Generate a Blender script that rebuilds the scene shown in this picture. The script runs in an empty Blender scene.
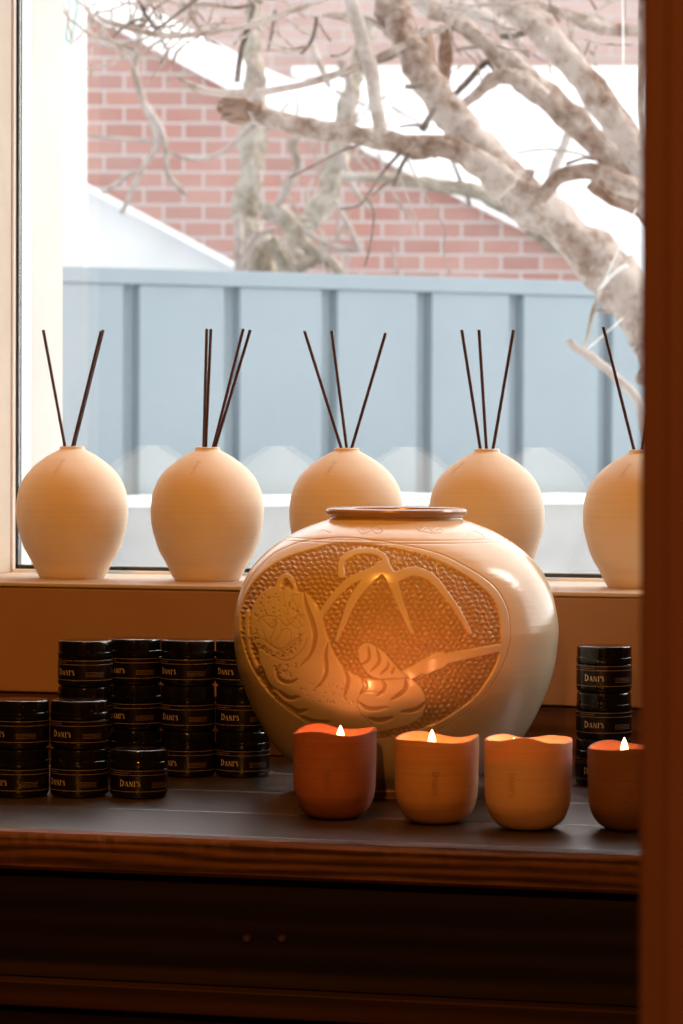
import bpy, math, random
import numpy as np
from mathutils import Vector, Matrix, noise as mnoise

random.seed(7)
COL = bpy.context.scene.collection
scn = bpy.context.scene
PI = math.pi

# ------------------------------------------------------------------ camera model
FPX = 3200.0
YAW, PITCH, ROLL = math.radians(14.5), math.radians(1.47), 0.0045
SILL, TABLE = 0.85, 0.691
R3 = (Matrix.Rotation(YAW, 3, 'Z') @ Matrix.Rotation(PI/2 - PITCH, 3, 'X') @ Matrix.Rotation(ROLL, 3, 'Z'))
def ray(px, py):
    return R3 @ Vector(((px - 341.5)/FPX, -(py - 512.0)/FPX, -1.0))
CAM = Vector((0, -0.12, SILL)) - ray(346, 582.7)*3.09
FWD = R3 @ Vector((0, 0, -1))
def on_y(px, py, y):
    r = ray(px, py); return CAM + r*((y - CAM.y)/r.y)
def on_z(px, py, z):
    r = ray(px, py); return CAM + r*((z - CAM.z)/r.z)
def at(px, py, d):
    return CAM + ray(px, py)*d
R3n = np.array(R3)
def project(P):
    q = (P - np.array(CAM)) @ R3n
    return 341.5 + FPX*q[:, 0]/(-q[:, 2]), 512.0 - FPX*q[:, 1]/(-q[:, 2])

# ------------------------------------------------------------------ materials
def srgb(r, g, b):
    def f(c):
        c /= 255.0
        return c/12.92 if c <= 0.04045 else ((c + 0.055)/1.055)**2.4
    return (f(r), f(g), f(b), 1.0)
def new_mat(name):
    m = bpy.data.materials.new(name); m.use_nodes = True
    nt = m.node_tree
    return m, nt, nt.nodes['Principled BSDF'], nt.nodes, nt.links
def coords(N, L, scale=(1, 1, 1), kind='Object'):
    tc = N.new('ShaderNodeTexCoord'); mp = N.new('ShaderNodeMapping')
    mp.inputs['Scale'].default_value = scale
    L.new(tc.outputs[kind], mp.inputs['Vector'])
    return mp.outputs['Vector']
def ramp(N, L, src, stops):
    r = N.new('ShaderNodeValToRGB'); e = r.color_ramp.elements
    while len(e) < len(stops): e.new(0.5)
    for k, (p, c) in enumerate(stops):
        e[k].position = p; e[k].color = c
    L.new(src, r.inputs['Fac']); return r.outputs['Color']
def noise(N, L, vec, scale, detail=4, rough=0.55):
    n = N.new('ShaderNodeTexNoise'); n.inputs['Scale'].default_value = scale
    n.inputs['Detail'].default_value = detail; n.inputs['Roughness'].default_value = rough
    if vec is not None: L.new(vec, n.inputs['Vector'])
    return n.outputs['Fac']
def bump(N, L, src, b, strength, dist):
    n = N.new('ShaderNodeBump'); n.inputs['Strength'].default_value = strength
    n.inputs['Distance'].default_value = dist
    L.new(src, n.inputs['Height']); L.new(n.outputs['Normal'], b.inputs['Normal'])
def grainy(name, c1, c2, rough, scale=(1, 1, 1), nscale=20, bs=0.3, bd=0.001, spec=0.5, detail=4, lo=0.35, hi=0.65, sss=0, kind='Object'):
    m, nt, b, N, L = new_mat(name)
    v = coords(N, L, scale, kind)
    n = noise(N, L, v, nscale, detail)
    L.new(ramp(N, L, n, [(lo, c1), (hi, c2)]), b.inputs['Base Color'])
    b.inputs['Roughness'].default_value = rough
    b.inputs['Specular IOR Level'].default_value = spec
    if bs: bump(N, L, n, b, bs, bd)
    if sss:
        b.inputs['Subsurface Weight'].default_value = sss
        b.inputs['Subsurface Radius'].default_value = (1.0, 0.4, 0.2)
        b.inputs['Subsurface Scale'].default_value = 0.006
    return m

M = {}
M['daylit_trim'] = grainy('daylit_trim', (.52, .42, .33, 1), (.57, .47, .37, 1), .6, nscale=14, bs=.1, bd=.001)  # lighter copy of the plaster; daylight on sill and jamb put into colour
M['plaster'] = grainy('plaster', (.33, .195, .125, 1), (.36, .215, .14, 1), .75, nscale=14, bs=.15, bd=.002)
M['room_wall'] = grainy('room_wall_paint', (.07, .045, .03, 1), (.09, .06, .04, 1), .9, nscale=6, bs=.1)
M['room_floor'] = grainy('floor_boards', (.06, .035, .02, 1), (.10, .06, .035, 1), .6, scale=(1, 12, 1), nscale=4)
M['frame'] = grainy('frame_and_gap_shade_paint', (.45, .25, .12, 1), (.55, .32, .16, 1), .5, nscale=10, bs=.05)
M['white_frame'] = grainy('white_frame', (.82, .82, .80, 1), (.86, .86, .84, 1), .45, nscale=10, bs=.02)
M['gasket'] = grainy('rubber_gasket', (.008, .016, .017, 1), (.012, .022, .023, 1), .5, nscale=40, bs=.02)
M['spacer'] = grainy('aluminium_spacer', (.42, .52, .50, 1), (.60, .70, .67, 1), .35, scale=(1, 1, 60), nscale=8, bs=.1)
M['render_white'] = grainy('white_render', (.80, .79, .76, 1), (.88, .87, .85, 1), .8, nscale=8, bs=.15)
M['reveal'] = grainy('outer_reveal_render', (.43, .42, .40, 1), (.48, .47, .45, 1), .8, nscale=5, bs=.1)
M['shed_paint'] = grainy('pale_shed_paint', (.66, .68, .70, 1), (.72, .74, .76, 1), .8, nscale=4, bs=.05)
M['snow'] = grainy('snow', (.88, .90, .93, 1), (.94, .95, .97, 1), .7, nscale=9, bs=.4, bd=.01)
M['concrete'] = grainy('pale_concrete', (.22, .232, .24, 1), (.26, .272, .28, 1), .85, nscale=9, bs=.3, bd=.004)
M['fence'] = grainy('blue_grey_fence_paint', (.208, .252, .278, 1), (.224, .27, .296, 1), .5, nscale=3, bs=.04, bd=.003)
M['reed'] = grainy('dark_reed', (.045, .018, .014, 1), (.075, .03, .022, 1), .6, scale=(1, 1, .1), nscale=300, bs=.2, bd=.0003)
M['twine'] = grainy('pale_twine', (.62, .62, .58, 1), (.75, .75, .70, 1), .8, nscale=200, bs=.3)
M['lettering'] = grainy('label_print', (.55, .48, .42, 1), (.6, .52, .46, 1), .5, nscale=90, bs=0)
M['label_line'] = grainy('label_gold_line', (.26, .21, .17, 1), (.30, .25, .2, 1), .4, nscale=90, bs=0)
M['fine_print'] = grainy('label_fine_print', (.14, .095, .07, 1), (.17, .11, .08, 1), .5, nscale=90, bs=0)
M['label'] = grainy('dark_brown_label', (.005, .0025, .002, 1), (.007, .0032, .0022, 1), .25, nscale=60, bs=0)
M['jar_glass'] = grainy('black_jar_glass', (.005, .003, .002, 1), (.007, .004, .003, 1), .07, nscale=10, bs=0)
M['jar_lid'] = grainy('black_jar_lid', (.004, .0035, .003, 1), (.005, .0045, .004, 1), .06, nscale=10, bs=0)
M['wax'] = grainy('candle_wax', (.85, .62, .42, 1), (.9, .68, .48, 1), .4, nscale=30, bs=.05, sss=.5)
M['wick'] = grainy('burnt_wick', (.02, .015, .01, 1), (.03, .02, .015, 1), .9, nscale=90, bs=0)
M['stamp'] = grainy('stamped_mark', (.56, .41, .27, 1), (.60, .45, .3, 1), .8, nscale=90, bs=0)
M['cup_stamp'] = grainy('cup_stamp', (.30, .13, .065, 1), (.34, .15, .08, 1), .8, nscale=90, bs=0)
M['cup_stamp_orange'] = grainy('cup_stamp_orange', (.36, .17, .09, 1), (.40, .2, .1, 1), .8, nscale=90, bs=0)
M['cup_stamp_tan'] = grainy('cup_stamp_tan', (.52, .33, .2, 1), (.56, .36, .23, 1), .8, nscale=90, bs=0)
M['steel'] = grainy('dull_steel', (.10, .06, .05, 1), (.13, .08, .07, 1), .6, nscale=60, bs=0)
M['far_roof'] = M['snow']

def clay(name, c1, c2, sss=0.0, rough=.72):      # thrown clay with faint horizontal throwing rings
    m, nt, b, N, L = new_mat(name)
    v = coords(N, L, (6, 6, 420)); n = noise(N, L, v, 1.0, 3)
    v2 = coords(N, L, (1, 1, 1)); n2 = noise(N, L, v2, 45, 4)
    mx = N.new('ShaderNodeMath'); mx.operation = 'MULTIPLY_ADD'; mx.inputs[1].default_value = .6
    L.new(n, mx.inputs[0]); 
    ml = N.new('ShaderNodeMath'); ml.operation = 'MULTIPLY'; ml.inputs[1].default_value = .4
    L.new(n2, ml.inputs[0]); L.new(ml.outputs[0], mx.inputs[2])
    L.new(ramp(N, L, mx.outputs[0], [(.35, c1), (.62, c2)]), b.inputs['Base Color'])
    b.inputs['Roughness'].default_value = rough
    b.inputs['Specular IOR Level'].default_value = .3
    if sss:
        b.inputs['Subsurface Weight'].default_value = sss
        b.inputs['Subsurface Radius'].default_value = (1.0, .35, .15)
        b.inputs['Subsurface Scale'].default_value = .006
    bump(N, L, mx.outputs[0], b, .35, .0006)
    return m
M['bisque'] = clay('bisque_clay', (.80, .70, .575, 1), (.85, .75, .62, 1))
M['cup_terracotta'] = clay('terracotta_cup', (.32, .105, .06, 1), (.39, .14, .08, 1), .12)
M['cup_orange'] = clay('orange_brown_cup', (.52, .27, .145, 1), (.62, .33, .185, 1), .12)
M['cup_tan'] = clay('tan_cup', (.70, .42, .33, 1), (.78, .49, .39, 1), .12)
M['cup_brown'] = clay('brown_cup', (.20, .09, .05, 1), (.24, .11, .065, 1), .05)  # fourth cup's brown, darkened in the colour for the shade it stands in

def wood(name, dark, light, rough, spec=.5, grain=(1.2, 26, 26), bs=.5, coat=0):
    m, nt, b, N, L = new_mat(name)
    v = coords(N, L, grain)
    n = noise(N, L, v, 2.2, 7, .62)
    w = N.new('ShaderNodeTexWave'); w.wave_type = 'BANDS'; w.bands_direction = 'Z'
    w.inputs['Scale'].default_value = .55; w.inputs['Distortion'].default_value = 7
    w.inputs['Detail'].default_value = 4; w.inputs['Detail Scale'].default_value = .9
    L.new(v, w.inputs['Vector'])
    mx = N.new('ShaderNodeMath'); mx.operation = 'MULTIPLY_ADD'; mx.inputs[1].default_value = .35
    L.new(w.outputs['Fac'], mx.inputs[0])
    ml = N.new('ShaderNodeMath'); ml.operation = 'MULTIPLY'; ml.inputs[1].default_value = .65
    L.new(n, ml.inputs[0]); L.new(ml.outputs[0], mx.inputs[2])
    mid = tuple((dark[k] + light[k])/2 for k in range(3)) + (1,)
    L.new(ramp(N, L, mx.outputs[0], [(.30, dark), (.5, mid), (.72, light)]), b.inputs['Base Color'])
    b.inputs['Roughness'].default_value = rough
    b.inputs['Specular IOR Level'].default_value = spec
    bump(N, L, mx.outputs[0], b, bs, .0012)
    return m
M['table_top'] = wood('dark_stained_table_top', (.008, .005, .004, 1), (.040, .024, .018, 1), .36, .8, bs=1.0)
M['table_edge'] = wood('worn_table_edge', (.04, .015, .008, 1), (.19, .08, .038, 1), .65, .25, grain=(7, 40, 60), bs=.8)
M['dark_wood'] = wood('near_black_wood', (.012, .0065, .004, 1), (.032, .018, .011, 1), .65, .2)
M['board'] = wood('brown_back_board', (.055, .022, .012, 1), (.12, .05, .026, 1), .6, .3)
M['rail'] = wood('red_brown_rail', (.025, .010, .005, 1), (.055, .022, .010, 1), .6, .2)
M['post'] = wood('red_brown_door_post', (.16, .065, .055, 1), (.20, .082, .07, 1), .6, .2, grain=(20, 20, .8), bs=.15)

def bark(name, c1, c2, c3):
    m, nt, b, N, L = new_mat(name)
    v = coords(N, L, (1, 1, 1)); n = noise(N, L, v, 34, 8, .7)
    n2 = noise(N, L, v, 7, 3, .5)
    a = N.new('ShaderNodeMath'); a.operation = 'ADD'; L.new(n, a.inputs[0]); L.new(n2, a.inputs[1])
    h = N.new('ShaderNodeMath'); h.operation = 'MULTIPLY'; h.inputs[1].default_value = .5; L.new(a.outputs[0], h.inputs[0])
    L.new(ramp(N, L, h.outputs[0], [(.40, c1), (.48, c2), (.56, c3)]), b.inputs['Base Color'])
    b.inputs['Roughness'].default_value = .9; b.inputs['Specular IOR Level'].default_value = .15
    bump(N, L, n, b, .8, .012)
    return m
M['bark'] = bark('pale_bark', (.17, .105, .075, 1), (.32, .24, .195, 1), (.48, .405, .36, 1))
M['bark_pale'] = bark('whitish_bark', (.28, .22, .18, 1), (.38, .31, .27, 1), (.48, .42, .38, 1))
M['bark_moss'] = bark('mossy_bark', (.22, .175, .125, 1), (.36, .305, .245, 1), (.48, .43, .37, 1))
M['bark_dark'] = bark('dark_twig_bark', (.07, .052, .042, 1), (.15, .113, .092, 1), (.25, .2, .17, 1))
M['bark_brown'] = bark('brown_broken_bark', (.07, .035, .02, 1), (.17, .095, .06, 1), (.3, .2, .15, 1))
M['twig_green'] = bark('green_wire', (.10, .26, .22, 1), (.16, .36, .31, 1), (.3, .5, .45, 1))

def brick_mat(name, c1, c2, mortar, cw, ch):
    m, nt, b, N, L = new_mat(name)
    v = coords(N, L, (1, 1, 1))
    sep = N.new('ShaderNodeSeparateXYZ'); cb = N.new('ShaderNodeCombineXYZ')
    L.new(v, sep.inputs[0]); L.new(sep.outputs['X'], cb.inputs['X']); L.new(sep.outputs['Z'], cb.inputs['Y'])
    t = N.new('ShaderNodeTexBrick')
    t.inputs['Scale'].default_value = 1; t.inputs['Brick Width'].default_value = cw
    t.inputs['Row Height'].default_value = ch; t.inputs['Mortar Size'].default_value = .0065
    t.inputs['Mortar Smooth'].default_value = .3
    t.inputs['Color1'].default_value = c1; t.inputs['Color2'].default_value = c2; t.inputs['Mortar'].default_value = mortar
    L.new(cb.outputs[0], t.inputs['Vector'])
    n = noise(N, L, v, 3, 5)
    mix = N.new('ShaderNodeMix'); mix.data_type = 'RGBA'
    L.new(ramp(N, L, n, [(.3, (0, 0, 0, 1)), (.7, (.35, .35, .35, 1))]), mix.inputs['Factor'])
    L.new(t.outputs['Color'], mix.inputs[6]); mix.inputs[7].default_value = mortar
    L.new(mix.outputs[2], b.inputs['Base Color'])
    b.inputs['Roughness'].default_value = .9
    inv = N.new('ShaderNodeMath'); inv.operation = 'SUBTRACT'; inv.inputs[0].default_value = 1
    L.new(t.outputs['Fac'], inv.inputs[1]); bump(N, L, inv.outputs[0], b, .6, .006)
    return m
M['brick'] = brick_mat('red_brick', (.33, .145, .115, 1), (.42, .205, .165, 1), (.46, .41, .39, 1), .155, .0635)
M['brick_far'] = brick_mat('pale_far_brick', (.40, .25, .215, 1), (.47, .33, .29, 1), (.45, .41, .39, 1), .20, .075)  # paler bricks than the nearer house wall

def glass_mat():
    m = bpy.data.materials.new('window_glass'); m.use_nodes = True
    N = m.node_tree.nodes; L = m.node_tree.links; N.clear()
    out = N.new('ShaderNodeOutputMaterial'); mix = N.new('ShaderNodeMixShader')
    tr = N.new('ShaderNodeBsdfTransparent'); gl = N.new('ShaderNodeBsdfGlossy')
    gl.inputs['Roughness'].default_value = 0.0
    ge = N.new('ShaderNodeNewGeometry'); dp = N.new('ShaderNodeVectorMath'); dp.operation = 'DOT_PRODUCT'
    L.new(ge.outputs['Incoming'], dp.inputs[0]); L.new(ge.outputs['Normal'], dp.inputs[1])
    def mth(op, a, b):
        q = N.new('ShaderNodeMath'); q.operation = op
        for k, x in enumerate((a, b)):
            if x is None: continue
            if isinstance(x, (int, float)): q.inputs[k].default_value = x
            else: L.new(x, q.inputs[k])
        return q.outputs[0]
    c = mth('ABSOLUTE', dp.outputs['Value'], None)           # Schlick reflectance, the same from either side
    f = mth('ADD', mth('MULTIPLY', mth('POWER', mth('SUBTRACT', 1.0, c), 5.0), .95), .05)
    L.new(f, mix.inputs[0]); L.new(tr.outputs[0], mix.inputs[1]); L.new(gl.outputs[0], mix.inputs[2])
    L.new(mix.outputs[0], out.inputs['Surface'])
    return m
M['glass'] = glass_mat()
def flame_mat():
    m = bpy.data.materials.new('candle_flame'); m.use_nodes = True
    N = m.node_tree.nodes; L = m.node_tree.links; N.clear()
    out = N.new('ShaderNodeOutputMaterial'); em = N.new('ShaderNodeEmission')
    lw = N.new('ShaderNodeLayerWeight'); lw.inputs['Blend'].default_value = .5
    L.new(ramp(N, L, lw.outputs['Facing'], [(.25, (1.0, .80, .50, 1)), (.62, (1.0, .42, .12, 1)), (1.0, (.75, .10, .02, 1))]), em.inputs['Color'])
    em.inputs['Strength'].default_value = 4
    tr = N.new('ShaderNodeBsdfTransparent'); ad = N.new('ShaderNodeAddShader')
    L.new(em.outputs[0], ad.inputs[0]); L.new(tr.outputs[0], ad.inputs[1]); L.new(ad.outputs[0], out.inputs['Surface']); return m
M['flame'] = flame_mat()

# ------------------------------------------------------------------ mesh helpers
class MB:
    def __init__(s): s.v = []; s.f = []
    def add(s, vs, fs):
        o = len(s.v); s.v += [tuple(p) for p in vs]; s.f += [tuple(i + o for i in f) for f in fs]; return s
    def box(s, x0, x1, y0, y1, z0, z1, T=None):
        vs = [Vector((x, y, z)) for z in (z0, z1) for y in (y0, y1) for x in (x0, x1)]
        if T: vs = [T @ p for p in vs]
        return s.add(vs, [(0, 2, 3, 1), (4, 5, 7, 6), (0, 1, 5, 4), (2, 6, 7, 3), (0, 4, 6, 2), (1, 3, 7, 5)])
    def lathe(s, prof, n=64, c=(0, 0, 0), wave=None):
        vs = []; fs = []
        for k, (r, z) in enumerate(prof):
            for j in range(n):
                a = 2*PI*j/n; zz = z + (wave(a, k) if wave else 0)
                vs.append((c[0] + r*math.cos(a), c[1] + r*math.sin(a), c[2] + zz))
        for k in range(len(prof) - 1):
            for j in range(n):
                fs.append((k*n + j, k*n + (j + 1) % n, (k + 1)*n + (j + 1) % n, (k + 1)*n + j))
        if prof[0][0] > 1e-6: fs.append(tuple(range(n - 1, -1, -1)))
        if prof[-1][0] > 1e-6: fs.append(tuple((len(prof) - 1)*n + j for j in range(n)))
        return s.add(vs, fs)
    def tube(s, pts, rad, n=10, lump=0.0, seed=0, cap=True, jitter=0.0):
        P = [Vector(p) for p in pts]; rnd = random.Random(seed)
        vs = []; fs = []; up = None
        ph = [rnd.uniform(0, 6.28) for _ in range(6)]
        for k, p in enumerate(P):
            t = (P[min(k + 1, len(P) - 1)] - P[max(k - 1, 0)]).normalized()
            if up is None: up = t.orthogonal().normalized()
            up = (up - t*up.dot(t)).normalized(); w = t.cross(up)
            for j in range(n):
                a = 2*PI*j/n
                r = rad[k]
                if lump:
                    r *= 1 + lump*(.5*math.sin(2*a + k*.55 + ph[0]) + .4*math.sin(3*a - k*.83 + ph[1]) + .55*math.sin(k*.71 + ph[2]) + .5*rnd.uniform(-1, 1))
                vs.append(p + (up*math.cos(a) + w*math.sin(a))*r)
        for k in range(len(P) - 1):
            for j in range(n):
                fs.append((k*n + j, k*n + (j + 1) % n, (k + 1)*n + (j + 1) % n, (k + 1)*n + j))
        if cap:
            fs.append(tuple(range(n - 1, -1, -1))); fs.append(tuple((len(P) - 1)*n + j for j in range(n)))
        return s.add(vs, fs)
    def build(s, name, mat, parent=None, smooth=True, bevel=0, loc=None):
        me = bpy.data.meshes.new(name); me.from_pydata(s.v, [], s.f); me.update()
        me.materials.append(mat)
        if smooth:
            me.polygons.foreach_set('use_smooth', [True]*len(me.polygons))
            try: me.set_sharp_from_angle(angle=math.radians(38))
            except Exception: pass
        o = bpy.data.objects.new(name, me); COL.objects.link(o)
        if parent is not None: o.parent = parent
        if loc is not None: o.location = loc
        if bevel:
            b = o.modifiers.new('bevel', 'BEVEL'); b.width = bevel; b.segments = 3; b.limit_method = 'ANGLE'
        return o
def tag(o, label=None, cat=None, group=None, kind=None):
    if label: o['label'] = label
    if cat: o['category'] = cat
    if group: o['group'] = group
    if kind: o['kind'] = kind
    return o
def empty(name, loc, rz=0.0):
    o = bpy.data.objects.new(name, None); COL.objects.link(o)
    o.location = loc; o.rotation_euler = (0, 0, rz); o.empty_display_size = .05
    return o
def struct(o, label, cat): return tag(o, label, cat, None, 'structure')
def copy_tree(o, parent=None):
    c = o.copy(); COL.objects.link(c)
    if parent is not None: c.parent = parent
    for ch in list(o.children): copy_tree(ch, c)
    return c
def catmull(pts, step):
    out = []
    P = [np.array(p, float) for p in pts]
    P = [2*P[0] - P[1]] + P + [2*P[-1] - P[-2]]
    for k in range(1, len(P) - 2):
        L_ = np.linalg.norm((P[k + 1] - P[k])[:3]); n = max(2, int(L_/step))
        for j in range(n):
            t = j/n
            out.append(.5*((2*P[k]) + (P[k + 1] - P[k - 1])*t + (2*P[k - 1] - 5*P[k] + 4*P[k + 1] - P[k + 2])*t*t + (3*P[k] - P[k - 1] - 3*P[k + 1] + P[k + 2])*t**3))
    out.append(P[-2]); return out
def interp_profile(pts, n):                 # smooth r(z) through points, arc parametrised
    c = catmull([(p[0], p[1], 0) for p in pts], 1e9)
    res = []
    P = [(p[0], p[1], 0) for p in pts]
    full = catmull(P, sum(math.dist(P[i], P[i + 1]) for i in range(len(P) - 1))/n)
    return [(max(0, p[0]), p[1]) for p in full]

# ------------------------------------------------------------------ lettering (small roman capitals, built from strokes)
def glyphs():
    def bar(x0, y0, x1, y1, w):              # a slanted stroke with horizontal ends
        return [[(x0 - w/2, y0), (x0 + w/2, y0), (x1 + w/2, y1), (x1 - w/2, y1)]]
    def rect(x0, x1, y0, y1): return [[(x0, y0), (x1, y0), (x1, y1), (x0, y1)]]
    def stroke(pts, ws):
        out = []
        for k in range(len(pts) - 1):
            (xa, ya), (xb, yb) = pts[k], pts[k + 1]
            d = math.hypot(xb - xa, yb - ya) or 1; nx, ny = -(yb - ya)/d, (xb - xa)/d
            a, b = ws[k]/2, ws[k + 1]/2
            out.append([(xa - nx*a, ya - ny*a), (xb - nx*b, yb - ny*b), (xb + nx*b, yb + ny*b), (xa + nx*a, ya + ny*a)])
        return out
    G = {}
    arc = [(.14 + .56*math.sin(PI*t/10), .5 + .46*math.cos(PI*t/10)) for t in range(11)]
    G['D'] = (.82, rect(.08, .20, 0, 1) + rect(0, .3, 0, .06) + rect(0, .3, .94, 1) + stroke(arc, [.06 + .1*math.sin(PI*t/10) for t in range(11)]))
    G['A'] = (.78, bar(.10, 0, .37, 1, .06) + bar(.66, 0, .38, 1, .14) + rect(.2, .56, .32, .38) + rect(0, .22, 0, .05) + rect(.52, .8, 0, .05))
    G['N'] = (.80, bar(.12, 0, .12, 1, .07) + bar(.66, 0, .12, 1, .14) + bar(.66, 0, .66, 1, .07) + rect(0, .25, 0, .05) + rect(.02, .16, .95, 1) + rect(.54, .78, .95, 1))
    G['I'] = (.34, rect(.10, .23, 0, 1) + rect(.02, .31, 0, .06) + rect(.02, .31, .94, 1))
    G["'"] = (.16, bar(.05, .66, .09, 1, .09))
    sp = [(.44, .82), (.34, .94), (.2, .95), (.09, .84), (.1, .68), (.26, .54), (.42, .38), (.45, .2), (.33, .06), (.18, .05), (.06, .18)]
    G['S'] = (.52, stroke(sp, [.05, .07, .09, .11, .13, .15, .13, .11, .09, .07, .05]))
    return G
GL = glyphs()
def lettering(place, height, seq="DANI'S"):
    """place(s, t) -> 3-D point for s along the line and t up; first capital larger"""
    mb = MB(); s = 0.0
    for k, ch in enumerate(seq):
        w, quads = GL[ch]; sc = 1.0 if k == 0 else .78
        for q in quads:
            vs = [place((s + x*sc)*height, y*sc*height if ch != "'" else (y*.78 + .04)*height) for x, y in q]
            mb.add(vs, [(0, 1, 2, 3)])
        s += (w*sc + .09)
    return mb, s*height
TEXT_W = sum(GL[c][0]*(1 if k == 0 else .78) + .09 for k, c in enumerate("DANI'S"))

# ================================================================== ROOM
XL = on_y(12.5, 400, -.012).x            # inner edge of the window's left frame member
XR = 1.35
WTOP = 2.3
mb = MB()
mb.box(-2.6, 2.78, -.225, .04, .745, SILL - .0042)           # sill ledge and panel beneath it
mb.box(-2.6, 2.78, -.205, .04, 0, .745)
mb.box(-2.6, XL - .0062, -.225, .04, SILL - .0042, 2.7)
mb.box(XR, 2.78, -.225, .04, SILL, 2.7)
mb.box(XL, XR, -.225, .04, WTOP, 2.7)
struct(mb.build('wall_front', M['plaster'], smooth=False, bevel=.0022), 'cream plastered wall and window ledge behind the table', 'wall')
struct(MB().box(XL + .0001, XR - .0001, -.2262, -.0146, SILL - .004, SILL).build('trim_sill', M['daylit_trim'], smooth=False, bevel=.0012), 'window sill, coloured pale for daylight, under the clay vases', 'window sill')
struct(MB().box(XL - .006, XL, -.2256, -.0170, SILL + .0002, WTOP).build('trim_jamb', M['daylit_trim'], smooth=False), 'window jamb along the left edge, cream lightened for daylight', 'window jamb')
mb = MB()                                                 # outer leaf of the wall with its white reveal
XE = on_y(24, 400, .045).x
mb.box(-2.6, XE, .042, .165, 0, 2.7); mb.box(XR, 2.78, .042, .165, 0, 2.7)
mb.box(XE, XR, .042, .165, 0, SILL - .004); mb.box(XE, XR, .042, .165, WTOP, 2.7)
struct(mb.build('wall_outer', M['reveal'], smooth=False), 'white outer window reveal left of the pane', 'wall')
mb = MB(); mb.box(-2.6, 2.78, -.223, -.2055, TABLE + .001, .7435)
mb.box(-.452, -.449, -.2245, -.223, TABLE + .001, .7435)
struct(mb.build('trim_back', M['board'], smooth=False), 'brown wooden board between table and cream ledge', 'trim')
struct(MB().box(-2.6, 2.75, -5.2, .04, -.05, 0).build('floor', M['room_floor'], smooth=False), 'dark wooden floor under the table', 'floor')
struct(MB().box(-2.6, 2.75, -5.2, .04, 2.7, 2.75).build('ceiling', M['room_wall'], smooth=False), 'ceiling of the shop', 'ceiling')
struct(MB().box(-2.65, -2.6, -5.2, .04, 0, 2.7).build('wall_left', M['room_wall'], smooth=False), 'left side wall of the shop', 'wall')
struct(MB().box(2.75, 2.8, -5.2, .04, 0, 2.7).build('wall_right', M['room_wall'], smooth=False), 'right side wall of the shop', 'wall')
struct(MB().box(-2.6, 2.75, -5.25, -5.2, 0, 2.7).build('wall_back', M['room_wall'], smooth=False), 'wall behind the viewer', 'wall')

# window
win = empty('window_1', ((XL + XR)/2, 0, SILL)); struct(win, 'large fixed window with cream frame and double glazing', 'window')
off = -Vector(win.location)
def wpart(mb, name, mat, **k):
    o = mb.build(name, mat, win, **k); o.location = off; return o
mb = MB()
mb.box(XR - .05, XR, -.022, .04, SILL, WTOP)
mb.box(XL, XR - .05, -.022, .04, WTOP - .05, WTOP); mb.box(XL + .0001, XL + .0006, -.016, -.0125, SILL + .0002, WTOP - .05)  # last box: brown strip standing in for the shade in the jamb gap
wpart(mb, 'frame_and_gap_shade', M['frame'], smooth=False)
mb = MB(); mb.box(XL, XR - .05, -.014, -.0045, SILL, SILL + .0030); mb.box(XL + .0001, XL + .0010, -.012, -.0045, SILL + .003, WTOP - .05)
mb.box(XL + .0001, XL + .0010, .0165, .04, SILL + .003, WTOP - .05); mb.box(XL, XR - .05, .0165, .04, SILL, SILL + .003)
wpart(mb, 'glazing_bead', M['white_frame'], smooth=False)
mb = MB(); mb.box(XL + .0001, XL + .0034, -.0044, .0055, SILL + .003, WTOP - .05); mb.box(XL + .0001, XR - .05, -.0044, .0055, SILL + .0001, SILL + .0066)
wpart(mb, 'gasket', M['gasket'], smooth=False)
mb = MB(); mb.box(XL + .0001, XL + .0032, .0056, .0164, SILL + .003, WTOP - .05); mb.box(XL + .0014, XR - .05, .0056, .0164, SILL + .0001, SILL + .0072)
wpart(mb, 'spacer', M['spacer'], smooth=False)
mb = MB(); mb.box(XL + .0035, XR - .05, -.002, .001, SILL + .0067, WTOP - .05)
mb.box(XL + .0015, XR - .05, .0165, .0195, SILL + .0073, WTOP - .05)
wpart(mb, 'glass_pane', M['glass'], smooth=False)

# door post in the foreground, right
pt = at(646, 0, 1.12); pb = at(640.5, 1024, 1.12)
xpost = (pt.x + pb.x)/2 - .0014; ypost = (pt.y + pb.y)/2
T = Matrix.Translation((xpost, ypost, CAM.z)) @ Matrix.Rotation(-.0045 + ROLL*0, 4, 'Y')
mb = MB(); mb.box(0, .0112, 0, .10, -CAM.z + .001, 2.7 - CAM.z - .002, T)
mb.box(.0106, .05, -.012, .10, -CAM.z + .001, 2.7 - CAM.z - .002, T)
mb.box(.048, .14, .004, .10, -CAM.z + .001, 2.7 - CAM.z - .002, T)
print('POST', [tuple(round(float(c),1) for c in q) for q in zip(*project(np.array([v for v in mb.v[:8]])))])
po = struct(mb.build('door_1', M['post'], smooth=False, bevel=.002), 'blurred red-brown wooden door post at the right edge', 'door frame')

# ================================================================== TABLE
FY = on_z(300, 843, TABLE).y
tb = empty('wooden_table', (0, (FY - .223)/2, 0))
tag(tb, 'dark stained wooden table with worn orange-brown front edge under the window', 'table')
def tpart(mb, name, mat, **k):
    o = mb.build(name, mat, tb, **k); o.location = -Vector(tb.location); return o
ys = np.linspace(-.2245, FY + .022, 5)
for k in range(4):
    mb = MB(); y1 = ys[k] - (.0012 if k else 0); y0 = ys[k + 1]
    mb.box(-1.5, 1.4, y0, y1, TABLE - .026, TABLE)
    tpart(mb, 'top_board', M['table_top'], smooth=False, bevel=.0026)
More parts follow.
